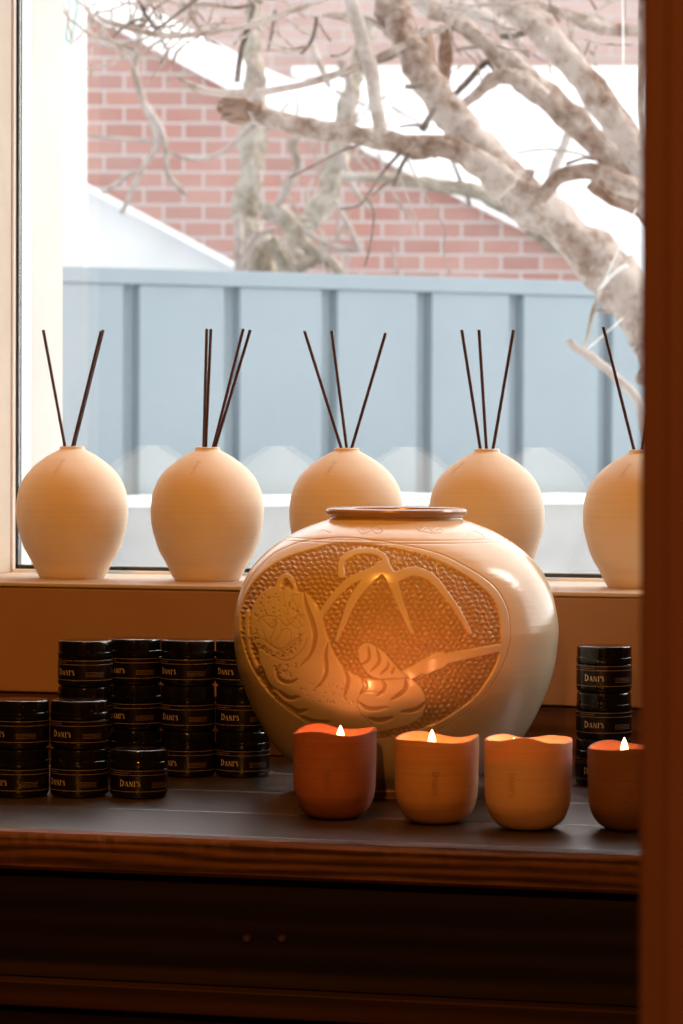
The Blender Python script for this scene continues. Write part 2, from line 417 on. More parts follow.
# front edge: a rough strip with an uneven arris
mb = MB(); n = 420; vs = []; fs = []
rnd = random.Random(3)
sect = [(.022, TABLE), (.0045, TABLE), (0.0, TABLE - .004), (-.0005, TABLE - .014), (0.0, TABLE - .0255), (.004, TABLE - .0285), (.022, TABLE - .0285)]
a0 = 0
for i in range(n):
    x = -1.5 + 2.9*i/(n - 1); a0 = .7*a0 + rnd.gauss(0, .0006)
    for j, (dy, z) in enumerate(sect):
        wob = a0*(1.0 if j in (1, 2) else .4 if j in (3, 4) else 0)
        vs.append((x, FY + dy + abs(wob)*1.3 - (.0002 if j in (1, 2) else 0), z - (abs(wob)*.8 if j == 2 else 0) - (abs(wob)*.35 if j == 1 else 0)))
m_ = len(sect)
for i in range(n - 1):
    for j in range(m_):
        jj = (j + 1) % m_
        fs.append((i*m_ + j, (i + 1)*m_ + j, (i + 1)*m_ + jj, i*m_ + jj))
fs.append(tuple(range(m_))); fs.append(tuple((n - 1)*m_ + j for j in range(m_ - 1, -1, -1)))
mb.add(vs, fs); tpart(mb, 'front_edge', M['table_edge'], smooth=False)
mb = MB(); mb.box(-1.46, 1.36, FY + .030, FY + .052, TABLE - .115, TABLE - .0265)
tpart(mb, 'apron', M['dark_wood'], smooth=False, bevel=.001)
mb = MB(); mb.box(-1.46, 1.36, FY + .012, FY + .040, TABLE - .135, TABLE - .1155)
tpart(mb, 'lower_rail', M['rail'], smooth=False, bevel=.0015)
mb = MB(); mb.box(-1.46, 1.36, FY + .034, FY + .052, .09, TABLE - .1355)
tpart(mb, 'front_panel', M['dark_wood'], smooth=False)
for px in (248, 283):
    p = on_y(px, 938, FY + .030); mb = MB()
    prof = [(0.0, 0), (.0025, 0), (.0035, .002), (.0035, .004), (.002, .006), (0, .0065)]
    mb.lathe([(r, z) for r, z in prof], 20)
    o = tpart(mb, 'knob', M['steel']); o.rotation_euler = (PI/2, 0, 0); o.location = Vector((p.x, FY + .0302, p.z)) - Vector(tb.location)
for x in (-1.42, 1.27):
    for y in (FY + .06, -.29):
        mb = MB(); mb.box(x, x + .06, y, y + .06, 0.0005, TABLE - .0265); tpart(mb, 'leg', M['dark_wood'], smooth=False, bevel=.002)

# ================================================================== DIFFUSER VASES AND REEDS
VH = .1302
vp = [(0, .0), (31, .0), (32.6, .012), (35.5, .05), (41, .136), (46, .20), (50, .275), (54.6, .40), (56.0, .52), (55.2, .60), (53.2, .67), (49.8, .735), (44.3, .80), (35.5, .866), (25, .925), (17.3, .958), (13.4, .973), (12.2, .984), (12.4, .994), (11.2, 1.0), (9.8, .998), (9.2, .985), (9.2, .95), (20, .88), (42, .75), (50, .5), (42, .25), (28, .05), (0, .04)]
vprof = [(r/1012.0, h*VH) for r, h in vp]
main = interp_profile(vprof[1:20], 70)
full_prof = [(0, 0)] + main + vprof[20:]
def vase_r(h):
    for k in range(len(main) - 1):
        if main[k][1] <= h <= main[k + 1][1]:
            t = (h - main[k][1])/(main[k + 1][1] - main[k][1] + 1e-9); return main[k][0]*(1 - t) + main[k + 1][0]*t
    return .012
vase_px = [(72, 577.0), (207, 580.8), (346, 582.7), (486, 585.5), (641, 589.0)]
camdir = math.atan2(-math.cos(YAW), math.sin(YAW))       # azimuth from objects to the camera
def az_to_cam(p): return math.atan2(CAM.y - p[1], CAM.x - p[0])
proto = empty('diffuser_vase', (0, 0, SILL))
MB().lathe(full_prof, 96).build('vase_body', M['bisque'], proto)
h_txt = .0052
def vplace(s, t):
    h = VH*.900 - s; a = math.radians(-20 - 8*s/.02) + t/.036
    r = vase_r(h) + .00025
    return (r*math.cos(a), r*math.sin(a), h)
mbt, _ = lettering(vplace, h_txt*.72)
mbt.build('stamped_name', M['stamp'], proto, smooth=False)
ordn = ['leftmost', 'second from left', 'middle', 'fourth from left', 'rightmost']
vlab = ['round cream clay diffuser vase at the left end of the window ledge',
        'round cream clay diffuser vase with four reeds, second from left on the ledge',
        'round cream clay diffuser vase behind the middle of the carved jar',
        'round cream clay diffuser vase partly behind the right shoulder of the carved jar',
        'round cream clay diffuser vase at the right end, cut off by the door post']
VPOS = []
for i, (px, py) in enumerate(vase_px):
    X = on_y(px, py, -.12).x
    v = proto if i == 0 else copy_tree(proto)
    v.location = (X, -.12, SILL); VPOS.append(Vector((X, -.12, SILL)))
    v.rotation_euler = (0, 0, az_to_cam((X, -.12)) + math.radians([0, 2, -4, -30, -4][i]))
    tag(v, vlab[i], 'vase', 'clay diffuser vases along the window ledge')
reeds = [  # vase, top px, neck px, depth lean at the top
    (0, (43.3, 330), (64.5, 444), .0, 'dark thin reed leaning left out of the leftmost vase'),
    (0, (103.2, 330), (74.5, 444), .01, 'dark reed leaning right in the leftmost vase, outer one of the close pair'),
    (0, (101.2, 331), (73.0, 444), -.012, 'dark reed leaning right in the leftmost vase, inner one of the close pair'),
    (1, (206.8, 329), (203.8, 446), .01, 'dark upright reed in the second vase, leftmost of its four'),
    (1, (210.9, 329), (205.8, 446), -.01, 'dark upright reed in the second vase, second from left of its four'),
    (1, (243.3, 329), (213.6, 446), .012, 'dark reed leaning right in the second vase, third from left of its four'),
    (1, (250.3, 330), (215.6, 446), -.008, 'dark reed leaning farthest right in the second vase'),
    (2, (304.5, 331), (340.3, 445), .0, 'dark reed leaning left out of the middle vase'),
    (2, (331.6, 331), (346.3, 445), .012, 'dark nearly upright reed between the two others of the middle vase'),
    (2, (385.6, 333), (352.6, 445), -.006, 'dark reed leaning right out of the middle vase'),
    (3, (461.8, 330), (480.2, 448), .0, 'dark reed leaning left out of the fourth vase'),
    (3, (479.0, 330), (486.4, 448), .012, 'dark nearly upright reed between the two others of the fourth vase'),
    (3, (513.6, 330), (493.2, 448), -.006, 'dark reed leaning right out of the fourth vase'),
    (4, (603.3, 327), (633.6, 448), .0, 'dark reed leaning left out of the rightmost vase'),
    (4, (662.0, 330), (642.5, 448), .0, 'dark reed beside the door post in the rightmost vase, mostly hidden'),
]
for vi, tp, nk, dl, lab in reeds:
    a = on_y(tp[0], tp[1], -.12 + dl); b = on_y(nk[0], nk[1], -.12 + dl*.2)
    nkz = SILL + VH
    d = (a - b).normalized(); c = b - d*.05
    # keep the lower end inside the vase
    mb = MB(); mb.tube([c - a*0 - c, (a + c)/2 - c, a - c], [.00155]*3, 10)
    o = mb.build('reed_stick', M['reed']); o.location = c
    tag(o, lab, 'reed', 'dark reeds standing in the diffuser vases')

# ================================================================== CARVED MOON JAR
mc = on_z(395.0, 791, TABLE); ZM = (mc - CAM).dot(FWD); SM = FPX/ZM
mprof_px = [(64, 793), (63, 790), (62, 786), (68, 782.5), (78, 778), (98, 768), (116.5, 752.5), (133, 729), (147, 701), (157, 672), (161.3, 645), (162, 626), (157.5, 600), (149, 578), (137, 561.5), (120, 546.5), (98, 533), (78, 525), (67, 521), (65.5, 519)]
BZ = 793.0
mprof = [(r/SM, (BZ - y)/SM) for r, y in mprof_px]
mm = interp_profile(mprof, 520)
jar = empty('carved_jar', (mc.x, mc.y, TABLE))
tag(jar, 'large round glazed stoneware jar carved with a tiger and leaves, on the table', 'jar')

# --- the carving, drawn in a flat chart of the jar's front then wrapped on the clay
S = 3
x0c, x1c, y0c, y1c = 222, 570, 505, 795
W_, H_ = (x1c - x0c)*S, (y1c - y0c)*S
GX, GY = np.meshgrid(x0c + (np.arange(W_) + .5)/S, y0c + (np.arange(H_) + .5)/S)
def spl(pts, step=2.0): return [p[:2] for p in catmull([(p[0], p[1], 0) for p in pts], step)]
def poly(pts, smooth=True):
    if smooth:
        P = spl(list(pts) + [pts[0]])
    else: P = pts
    m = np.zeros((H_, W_), bool)
    for k in range(len(P)):
        (xa, ya), (xb, yb) = P[k], P[(k + 1) % len(P)]
        if abs(yb - ya) < 1e-9: continue
        c = ((GY >= min(ya, yb)) & (GY < max(ya, yb)))
        xi = xa + (GY - ya)*(xb - xa)/(yb - ya)
        m ^= (c & (GX < xi))
    return m
def stroke(out, pts, w0, w1=None, mode='line', smooth=True):
    """adds a stroke; w may taper; mode 'leaf' bulges in the middle"""
    P = spl(pts) if smooth else pts
    n = len(P)
    for k in range(n - 1):
        t = k/(n - 1)
        if mode == 'leaf': w = w0*math.sin(PI*min(max(t*.92 + .06, 0), 1))**.7
        elif w1 is None: w = w0
        else: w = w0 + (w1 - w0)*t
        (xa, ya), (xb, yb) = P[k], P[k + 1]
        i0 = max(0, int((min(xa, xb) - w - 1 - x0c)*S)); i1 = min(W_, int((max(xa, xb) + w + 2 - x0c)*S))
        j0 = max(0, int((min(ya, yb) - w - 1 - y0c)*S)); j1 = min(H_, int((max(ya, yb) + w + 2 - y0c)*S))
        if i1 <= i0 or j1 <= j0: continue
        gx = GX[j0:j1, i0:i1]; gy = GY[j0:j1, i0:i1]
        dx, dy = xb - xa, yb - ya; L2 = dx*dx + dy*dy + 1e-9
        tt = np.clip(((gx - xa)*dx + (gy - ya)*dy)/L2, 0, 1)
        d = np.hypot(gx - xa - tt*dx, gy - ya - tt*dy)
        out[j0:j1, i0:i1] = np.maximum(out[j0:j1, i0:i1], np.clip((w/2 - d)*2 + .5, 0, 1))
Z0 = lambda: np.zeros((H_, W_))
panel = poly([(312, 549), (340, 542.5), (380, 545.5), (414, 552), (446, 564), (477, 583), (495, 602), (500.5, 622), (501, 648), (494, 670), (476, 696), (450, 716), (425, 728), (395, 737), (360, 741), (330, 735), (300, 718), (272, 696), (254, 672), (243, 645), (240, 618), (246, 594), (262, 573), (285, 558)])
raised = Z0(); incise = Z0(); deep = Z0(); dots = Z0()
def L(pts, w, w1=None, **k): stroke(raised, pts, w*1.3, w1*1.3 if w1 else None, **k)
# leaves
L([(380.5, 567), (366, 582), (352, 600), (343, 622), (336, 640)], 9.5, w1=2.5)
L([(383, 566), (391, 578), (400, 602), (408, 622), (412.5, 632)], 9.5, w1=3)
L([(371, 572), (350, 581), (334, 596), (321, 614), (317, 624)], 7, w1=4)
L([(341, 575), (341.5, 561), (352, 552.5), (370, 550.5), (383, 556), (387, 567)], 5)
L([(396, 577), (413, 571), (431, 577), (447, 595), (461, 615), (471, 633)], 8.5, w1=2.5)
L([(404, 677), (424, 667), (438, 661), (455, 657), (500, 648)], 9.5, w1=6)
L([(426, 667), (441, 660)], 12)
# paw and body
paw = poly([(357, 651), (363, 644), (373.5, 645), (384, 652), (394, 663.5), (406, 677), (396, 678), (377.6, 679), (367.4, 674), (360, 663.5)])
body = poly([(296, 592), (306, 594), (317, 607), (324, 627), (328, 641), (334, 655), (343, 668), (359, 677), (384, 679.5), (408, 678), (422, 689), (426, 705), (418, 720), (395, 729), (350, 737), (320, 731), (290, 708), (272, 690), (262, 672), (258, 640), (272, 606)])
head = poly([(250, 628), (252, 607), (262, 592), (276, 586), (292, 589), (303, 602), (308, 626), (303, 646), (290, 660), (276, 663), (262, 655), (253, 642)])
rz = np.maximum(raised, np.maximum(paw, np.maximum(body, head)).astype(float))
L([(277, 588), (280, 579), (286, 575.5), (291, 580), (294, 590)], 4)      # ear
L([(247, 612), (246, 628), (248, 648), (256, 668)], 3)
rz = np.maximum(rz, raised)
def D(pts, w, **k): stroke(deep, pts, w, **k)
D([(303, 592), (306, 606), (311.6, 622), (314.5, 637), (310, 654), (300, 666)], 5.0, mode='leaf')
D([(327.4, 643), (325, 655), (326, 670), (323, 680), (315, 689)], 4.5, mode='leaf')
D([(343, 667), (347.5, 680), (343.5, 698)], 4.5, mode='leaf')
D([(361, 677), (365.5, 686), (360, 694)], 4.2, mode='leaf')
D([(381.7, 680), (385, 688), (377.6, 696)], 4.2, mode='leaf')
D([(406, 679), (405, 690), (392, 700)], 4.8, mode='leaf')
D([(427, 701), (416.6, 709.6), (401, 712)], 4.5, mode='leaf')
D([(358, 702), (369, 709), (388, 707.6)], 4.5, mode='leaf')
D([(368, 718), (379, 720.5), (392, 718)], 5, mode='leaf')
D([(368, 646), (368.5, 659), (360, 665)], 3.6, mode='leaf')
D([(376, 647), (379, 661), (371, 671)], 3.6, mode='leaf')
D([(388, 660), (388, 667), (381, 674)], 3.2, mode='leaf')
D([(394, 668), (392, 673)], 2.4)
D([(274.5, 666), (279, 679), (289, 682.5), (297, 679)], 4.2, mode='leaf')
D([(277, 690), (288, 698), (299, 697)], 4.2, mode='leaf')
D([(285, 704), (296.5, 711.5), (307, 710)], 4.5, mode='leaf')
D([(262, 668), (266, 682), (275, 690)], 4, mode='leaf')
D([(300, 716), (314, 722), (330, 722)], 4.5, mode='leaf')
D([(282, 588), (286, 582), (291, 588)], 4)
def I(pts, w=1.1, **k): stroke(incise, pts, w, **k)
I([(357, 708), (358, 698), (366, 692), (385, 693)])
I([(357, 706), (362, 716), (372, 724)])
I([(359, 677), (384, 679.8), (408, 678)], 1.6); I([(360, 664), (367, 674), (378, 679)], 1.4); I([(373, 645), (385, 652), (396, 665), (409, 679)], 1.3)
I([(250, 618), (252, 650), (262, 668)], .9)
# tiger's face: brows, eyes, nose, muzzle, jaw lines
I([(258, 622), (262, 617), (272, 616), (280, 620), (285, 626), (292, 622), (298, 615), (304, 616)], 1.3)
I([(262, 618), (266, 624), (272, 624), (276, 619)], .9); I([(288, 621), (292, 618), (298, 620), (301, 626)], .9)
I([(276, 619), (274, 630), (270, 640), (271, 646)], 1.2); I([(281, 624), (280, 634), (275, 642)], .9)
I([(271, 646), (280, 649), (288, 646), (294, 640)], 1.3); I([(263, 639), (270, 645), (280, 651), (290, 648), (297, 640), (304, 633)], 1.1)
I([(255, 647), (265, 651), (275, 657), (285, 661), (295, 657), (303, 648), (307, 638)], 1.4)
I([(281, 631), (287, 629), (291, 634), (290, 642), (286, 645)], .9); I([(284, 612), (288, 622), (297, 628), (303, 626)], .8)
I([(262, 630), (266, 640), (268, 644)], .8); I([(297, 628), (300, 634), (296, 641)], .8); I([(290, 596), (296, 606), (300, 618)], .8)
I([(283, 590), (284, 602), (288, 612)], .8); I([(293, 598), (288, 606), (297, 612)], .8); I([(300, 606), (296, 612), (304, 620)], .8)
I([(266, 600), (272, 597), (280, 598)], .7); I([(268, 626), (272, 628), (275, 625)], 1.8); I([(273, 620), (276, 622), (275, 626)], 2)
# outline of the panel and latitude lines, small scroll marks on the shoulder
outl = [(300, 541.5), (340, 537.5), (380, 541), (433, 551.5), (467, 567), (493, 585), (506.5, 606), (510, 628), (508, 650), (497, 676), (480, 700), (455, 720), (425, 737)]
I(outl, 1.2); I([(300, 541.5), (275, 553), (256, 571), (243, 593), (236, 620)], 1.0)
I([(357, 529.5), (362, 534), (369, 531), (372, 526), (378, 526), (382, 531), (376, 534), (372, 530)], .9); I([(364, 531), (360, 527)], .8)
I([(415, 527), (421, 531), (427, 527), (433, 532), (438, 528), (443, 531)], .9); I([(418, 531), (430, 533), (440, 533)], .7)
I([(466, 535), (472, 531), (479, 533), (484, 538), (478, 539)], .8)
I([(330, 533), (322, 530), (318, 534)], .8)
rd = random.Random(11)
for _ in range(150):                                    # punched dots on chin, crown and belly
    z = rd.random()
    if z < .40: a = rd.uniform(.1*PI, .95*PI); r = rd.uniform(.80, .97); x, y = 278 + 27*r*math.cos(a), 626 + 33*r*math.sin(a)
    elif z < .62: x, y = rd.uniform(254, 300), rd.uniform(594, 618)
    elif z < .78: x, y = rd.uniform(274, 296), rd.uniform(664, 676)
    else: x, y = rd.uniform(296, 352), rd.uniform(684, 706)
    stroke(dots, [(x, y), (x + rd.uniform(-.8, .8), y + rd.uniform(-.5, .5))], rd.uniform(1.2, 2.1), smooth=False)
# hammered ground of small staggered scoops
wx = GX + 1.0*np.sin(GY*.31 + GX*.07) + .7*np.sin(GX*.23 + 1.3) + .5*np.sin(GY*.9 + GX*.5)
wy = GY + .9*np.sin(GX*.19 + GY*.05) + .5*np.sin(GX*.61 + .7)
row = np.floor(wy/5.0); fy = wy/5.0 - row - .5
cxx = wx/6.4 + .5*(row % 2); ci = np.floor(cxx); fx = cxx - ci - .5
hsh = np.modf(np.abs(np.sin(row*12.9898 + ci*78.233)*43758.5453))[0]
bumpm = np.clip(1.0 - ((fx*2.2)**2 + ((fy + .18*np.cos(fx*6))*2.4)**2), 0, 1)*(.55 + .45*hsh)
paneln = panel.astype(float)
def blur(a, n=1):
    for _ in range(n):
        a = (np.roll(a, 1, 0) + np.roll(a, -1, 0) + a*2)/4; a = (np.roll(a, 1, 1) + np.roll(a, -1, 1) + a*2)/4
    return a
rise = np.clip(blur(rz, 2), 0, 1); pn = blur(paneln, 2)
ground = pn*(1 - rise)
deepn = blur(deep, 1)*pn
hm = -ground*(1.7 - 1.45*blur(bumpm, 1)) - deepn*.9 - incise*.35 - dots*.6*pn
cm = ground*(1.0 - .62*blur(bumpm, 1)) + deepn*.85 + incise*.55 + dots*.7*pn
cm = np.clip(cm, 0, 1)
def samp(arr, px, py):
    fx_ = np.clip((px - x0c)*S - .5, 0, W_ - 2); fy_ = np.clip((py - y0c)*S - .5, 0, H_ - 2)
    ix = fx_.astype(int); iy = fy_.astype(int); ax = fx_ - ix; ay = fy_ - iy
    return (arr[iy, ix]*(1 - ax)*(1 - ay) + arr[iy, ix + 1]*ax*(1 - ay) + arr[iy + 1, ix]*(1 - ax)*ay + arr[iy + 1, ix + 1]*ax*ay)
ca = az_to_cam(mc)
nf, nb = 820, 90
ang = np.concatenate([np.linspace(-PI*.52, PI*.52, nf, endpoint=False), np.linspace(PI*.52, PI*1.48, nb, endpoint=False)]) + ca
NA = len(ang); pr = np.array(mm); NR = len(pr)
rr = pr[:, 0][:, None]; zz = pr[:, 1][:, None]
base = np.stack([rr*np.cos(ang)[None] , rr*np.sin(ang)[None], np.repeat(zz, NA, 1)], -1).reshape(-1, 3)
wpos = base + np.array([mc.x, mc.y, TABLE])
pxs, pys = project(wpos)
front = np.tile(np.concatenate([np.ones(nf), np.zeros(nb)]), NR)
edge = np.clip((PI*.5 - np.abs((np.tile(ang, NR) - ca + PI) % (2*PI) - PI))*12, 0, 1)*front
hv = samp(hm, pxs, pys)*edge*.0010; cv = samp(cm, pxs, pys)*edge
# latitude grooves round the shoulder
hz = np.repeat(pr[:, 1], NA)
for gy_ in (540.2, 543.0):
    g = np.exp(-((hz - (BZ - gy_ + 1.5)/SM)/.00045)**2); hv -= g*.0003; cv = np.maximum(cv, g*.5)
dr = np.gradient(pr[:, 0]); dz = np.gradient(pr[:, 1]); ln = np.hypot(dr, dz) + 1e-9
nr = np.repeat(dz/ln, NA); nz = np.repeat(-dr/ln, NA)
angt = np.tile(ang, NR)
disp = base + np.stack([nr*np.cos(angt), nr*np.sin(angt), nz], -1)*hv[:, None]
k = np.arange(NR - 1)[:, None]*NA; j = np.arange(NA)[None]; jn = (j + 1) % NA
faces = np.stack([k + j, k + jn, k + NA + jn, k + NA + j], -1).reshape(-1, 4)
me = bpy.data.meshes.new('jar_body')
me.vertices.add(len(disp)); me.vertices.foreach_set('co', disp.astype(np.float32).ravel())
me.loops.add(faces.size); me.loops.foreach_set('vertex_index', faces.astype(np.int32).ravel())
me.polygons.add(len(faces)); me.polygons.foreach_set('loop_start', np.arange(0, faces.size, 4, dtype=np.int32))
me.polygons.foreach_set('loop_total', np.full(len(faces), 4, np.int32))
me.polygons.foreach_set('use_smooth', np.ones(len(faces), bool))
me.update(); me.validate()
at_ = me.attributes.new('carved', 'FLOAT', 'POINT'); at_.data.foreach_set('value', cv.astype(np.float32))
def jar_mat():
    m, nt, b, N, Lk = new_mat('celadon_glaze')
    a = N.new('ShaderNodeAttribute'); a.attribute_name = 'carved'
    v = coords(N, Lk, (5, 5, 260)); n = noise(N, Lk, v, 1.0, 3)
    v2 = coords(N, Lk, (1, 1, 1)); n2 = noise(N, Lk, v2, 16, 5)
    glaze = ramp(N, Lk, n2, [(.3, (.74, .60, .40, 1)), (.7, (.82, .68, .47, 1))])
    mix = N.new('ShaderNodeMix'); mix.data_type = 'RGBA'
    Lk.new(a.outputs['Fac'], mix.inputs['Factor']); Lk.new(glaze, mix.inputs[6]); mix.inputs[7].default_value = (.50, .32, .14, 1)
    Lk.new(mix.outputs[2], b.inputs['Base Color'])
    b.inputs['Roughness'].default_value = .17
    b.inputs['Specular IOR Level'].default_value = .6
    bump(N, Lk, n, b, .22, .0012)
    return m
M['celadon'] = jar_mat()
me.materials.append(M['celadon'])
jb = bpy.data.objects.new('jar_body', me); COL.objects.link(jb); jb.parent = jar
hb = (BZ - 519)/SM
lipp = [(65.3, 519.5), (65.8, 518.2), (68.5, 517.2), (70.3, 515.3), (70.6, 512.6), (69.3, 510.6), (66.5, 509.8), (62.5, 510.8), (60.5, 513.5), (60, 519), (66, 526), (90, 533)]
lp = [(r/SM, (BZ - y)/SM) for r, y in lipp]
mlip = grainy('lip_glaze', (.34, .20, .11, 1), (.46, .28, .17, 1), .2, nscale=25, bs=.05)
MB().lathe(lp, 128).build('rim', mlip, jar)
MB().lathe([(64/SM, 0.0003), (64.5/SM, .002), (63.5/SM, .005), (50/SM, .006), (48/SM, .0003)], 96).build('foot', M['cup_brown'], jar)

# ================================================================== BLACK JARS
JR, JH = .0241, .0402
jp = empty('lidded_jar', (0, 0, 0))
lidp = [(0, .0249), (.0234, .0249), (.0240, .0251), (.0242, .0256), (.0242, .0296), (.0241, .0300), (.0237, .0303), (.0237, .0385), (.0234, .0395), (.0227, .0400), (.0215, .04015), (0, .04015)]
bodp = [(0, 0.0002), (.0205, .0002), (.0225, .0006), (.0237, .0020), (.0241, .004), (.0241, .0228), (.0240, .0241), (.0234, .0247), (0, .0248)]
MB().lathe(bodp, 72).build('glass_body', M['jar_glass'], jp)
MB().lathe(lidp, 72).build('lid', M['jar_lid'], jp)
def ring(z0, z1, r, a0=-PI, a1=PI, n=96):
    vs, fs = [], []
    for k_ in range(n + 1):
        a = a0 + (a1 - a0)*k_/n
        vs += [(r*math.cos(a), r*math.sin(a), z0), (r*math.cos(a), r*math.sin(a), z1)]
    for k_ in range(n): fs.append((2*k_, 2*k_ + 2, 2*k_ + 3, 2*k_ + 1))
    return vs, fs
mb = MB(); mb.add(*ring(.0048, .0236, JR + .00006)); lab_o = mb.build('label_band', M['label'], jp)
mb = MB()
for z in (.0062, .0197, .0233): mb.add(*ring(z - .00017, z + .00017, JR + .00010))
mb.build('gold_line', M['label_line'], lab_o)
def cyl(a0, z0, r):
    def f(s, t):
        a = a0 + s/r; return (r*math.cos(a), r*math.sin(a), z0 + t)
    return f
hl = .0188/TEXT_W
mb, w = lettering(cyl(-.0188/2/JR, .0104, JR + .00013), hl); mb.build('brand_name', M['lettering'], lab_o, smooth=False)
mb = MB(); rf = random.Random(5)
def fineline(a0, a1, z, h):
    a = a0
    while a < a1:
        w = rf.uniform(.02, .07); mb.add(*ring(z, z + h, JR + .00012, a, min(a + w, a1), 3)); a += w + .018
for k_ in range(4): fineline(.78, 1.50, .0092 + k_*.0012, .00055)
fineline(-.78, .02, .0211, .0008)
mb.build('fine_print', M['fine_print'], lab_o)
jars = [] # (px, py, level, rot degrees (label centre relative to camera), label)
stacks = [
    (85, 776.8, [(-46, 'bottom'), (-46, 'middle'), (-44, 'top')], 'leftmost stack of the back row'),
    (135.3, 773.6, [(-44, 'bottom'), (-44, 'middle'), (-43, 'top')], 'second stack from left in the back row'),
    (188.2, 775.4, [(-46, 'bottom'), (-42, 'middle'), (-47, 'top')], 'third stack from left in the back row'),
    (242.6, 775.6, [(-30, 'bottom'), (-29, 'middle'), (-40, 'top')], 'back-row stack touching the carved jar'),
    (20, 795.5, [(-48, 'bottom'), (-54, 'top')], 'front pair of jars at the left edge'),
    (79.2, 795.5, [(-50, 'bottom'), (-38, 'top')], 'front pair of jars second from the left edge'),
    (139.2, 796.3, [(-19, 'only')], ''),
    (603, 784, [(-21, 'bottom'), (-21, 'middle'), (-21, 'top')], 'stack right of the carved jar, behind the lit cups'),
]
first = True
for px, py, lv, nm in stacks:
    p = on_z(px, py, TABLE)
    for k_, (rot, pos) in enumerate(lv):
        o = jp if first else copy_tree(jp); first = False
        jx, jy = (0, 0) if k_ == 0 else (random.uniform(-.0005, .0005), random.uniform(-.0005, .0005))
        o.location = (p.x + jx, p.y + jy, TABLE + .0002 + JH*k_)
        o.rotation_euler = (0, 0, az_to_cam(p) + math.radians(rot))
        lab = ('black lidded jar standing alone in front of the stacks' if pos == 'only'
               else f'black lidded jar, {pos} of the {nm}')
        tag(o, lab, 'jar', 'black lidded jars stacked on the table')

# ================================================================== CLAY CUP CANDLES
cups = [
    (334.5, 817.5, 83.5, 87.5, 'cup_terracotta', 'terracotta red clay cup with lit candle, leftmost of the four cups', (340, 725, 738), -104),
    (436.3, 822.5, 84.5, 85.5, 'cup_orange', 'orange-brown clay cup with lit candle, second from left', (432.5, 729, 742), -98),
    (527.8, 828.5, 88, 90.5, 'cup_tan', 'pale tan clay cup glowing inside with its flame below the rim, third from left', (514, 740, 748), -119),
    (631.5, 829.5, 89, 83, 'cup_brown', 'brown clay cup, coloured darker for shade, with lit candle, partly behind the door post', (624.5, 737, 750), -106),
]
# wavy rim: (degrees round the cup from the right side, height in units of 0.8 mm)
rimtab = [
    [(0, 3), (75, -2), (117, 4), (180, -3), (245, 2), (290, -2)],
    [(0, 3), (60, -3), (120, 3), (180, -1), (240, 0), (300, -2)],
    [(0, .5), (50, 0), (90, -3.5), (125, 1), (180, -1), (220, 0), (262, 4.6), (300, -1), (325, -2)],
    [(0, 1), (75, -1.5), (120, 3), (180, -1), (235, 0), (270, 2), (310, 0)],
]
def rim_fn(tab):
    def f(a):
        d = math.degrees(a) % 360
        for k in range(len(tab)):
            a0, h0 = tab[k]; a1, h1 = tab[(k + 1) % len(tab)]
            if a1 <= a0: a1 += 360
            dd = d if d >= a0 else d + 360
            if a0 <= dd <= a1:
                t = (dd - a0)/(a1 - a0); t = t*t*(3 - 2*t); return (h0*(1 - t) + h1*t)*.0008
        return 0
    return f
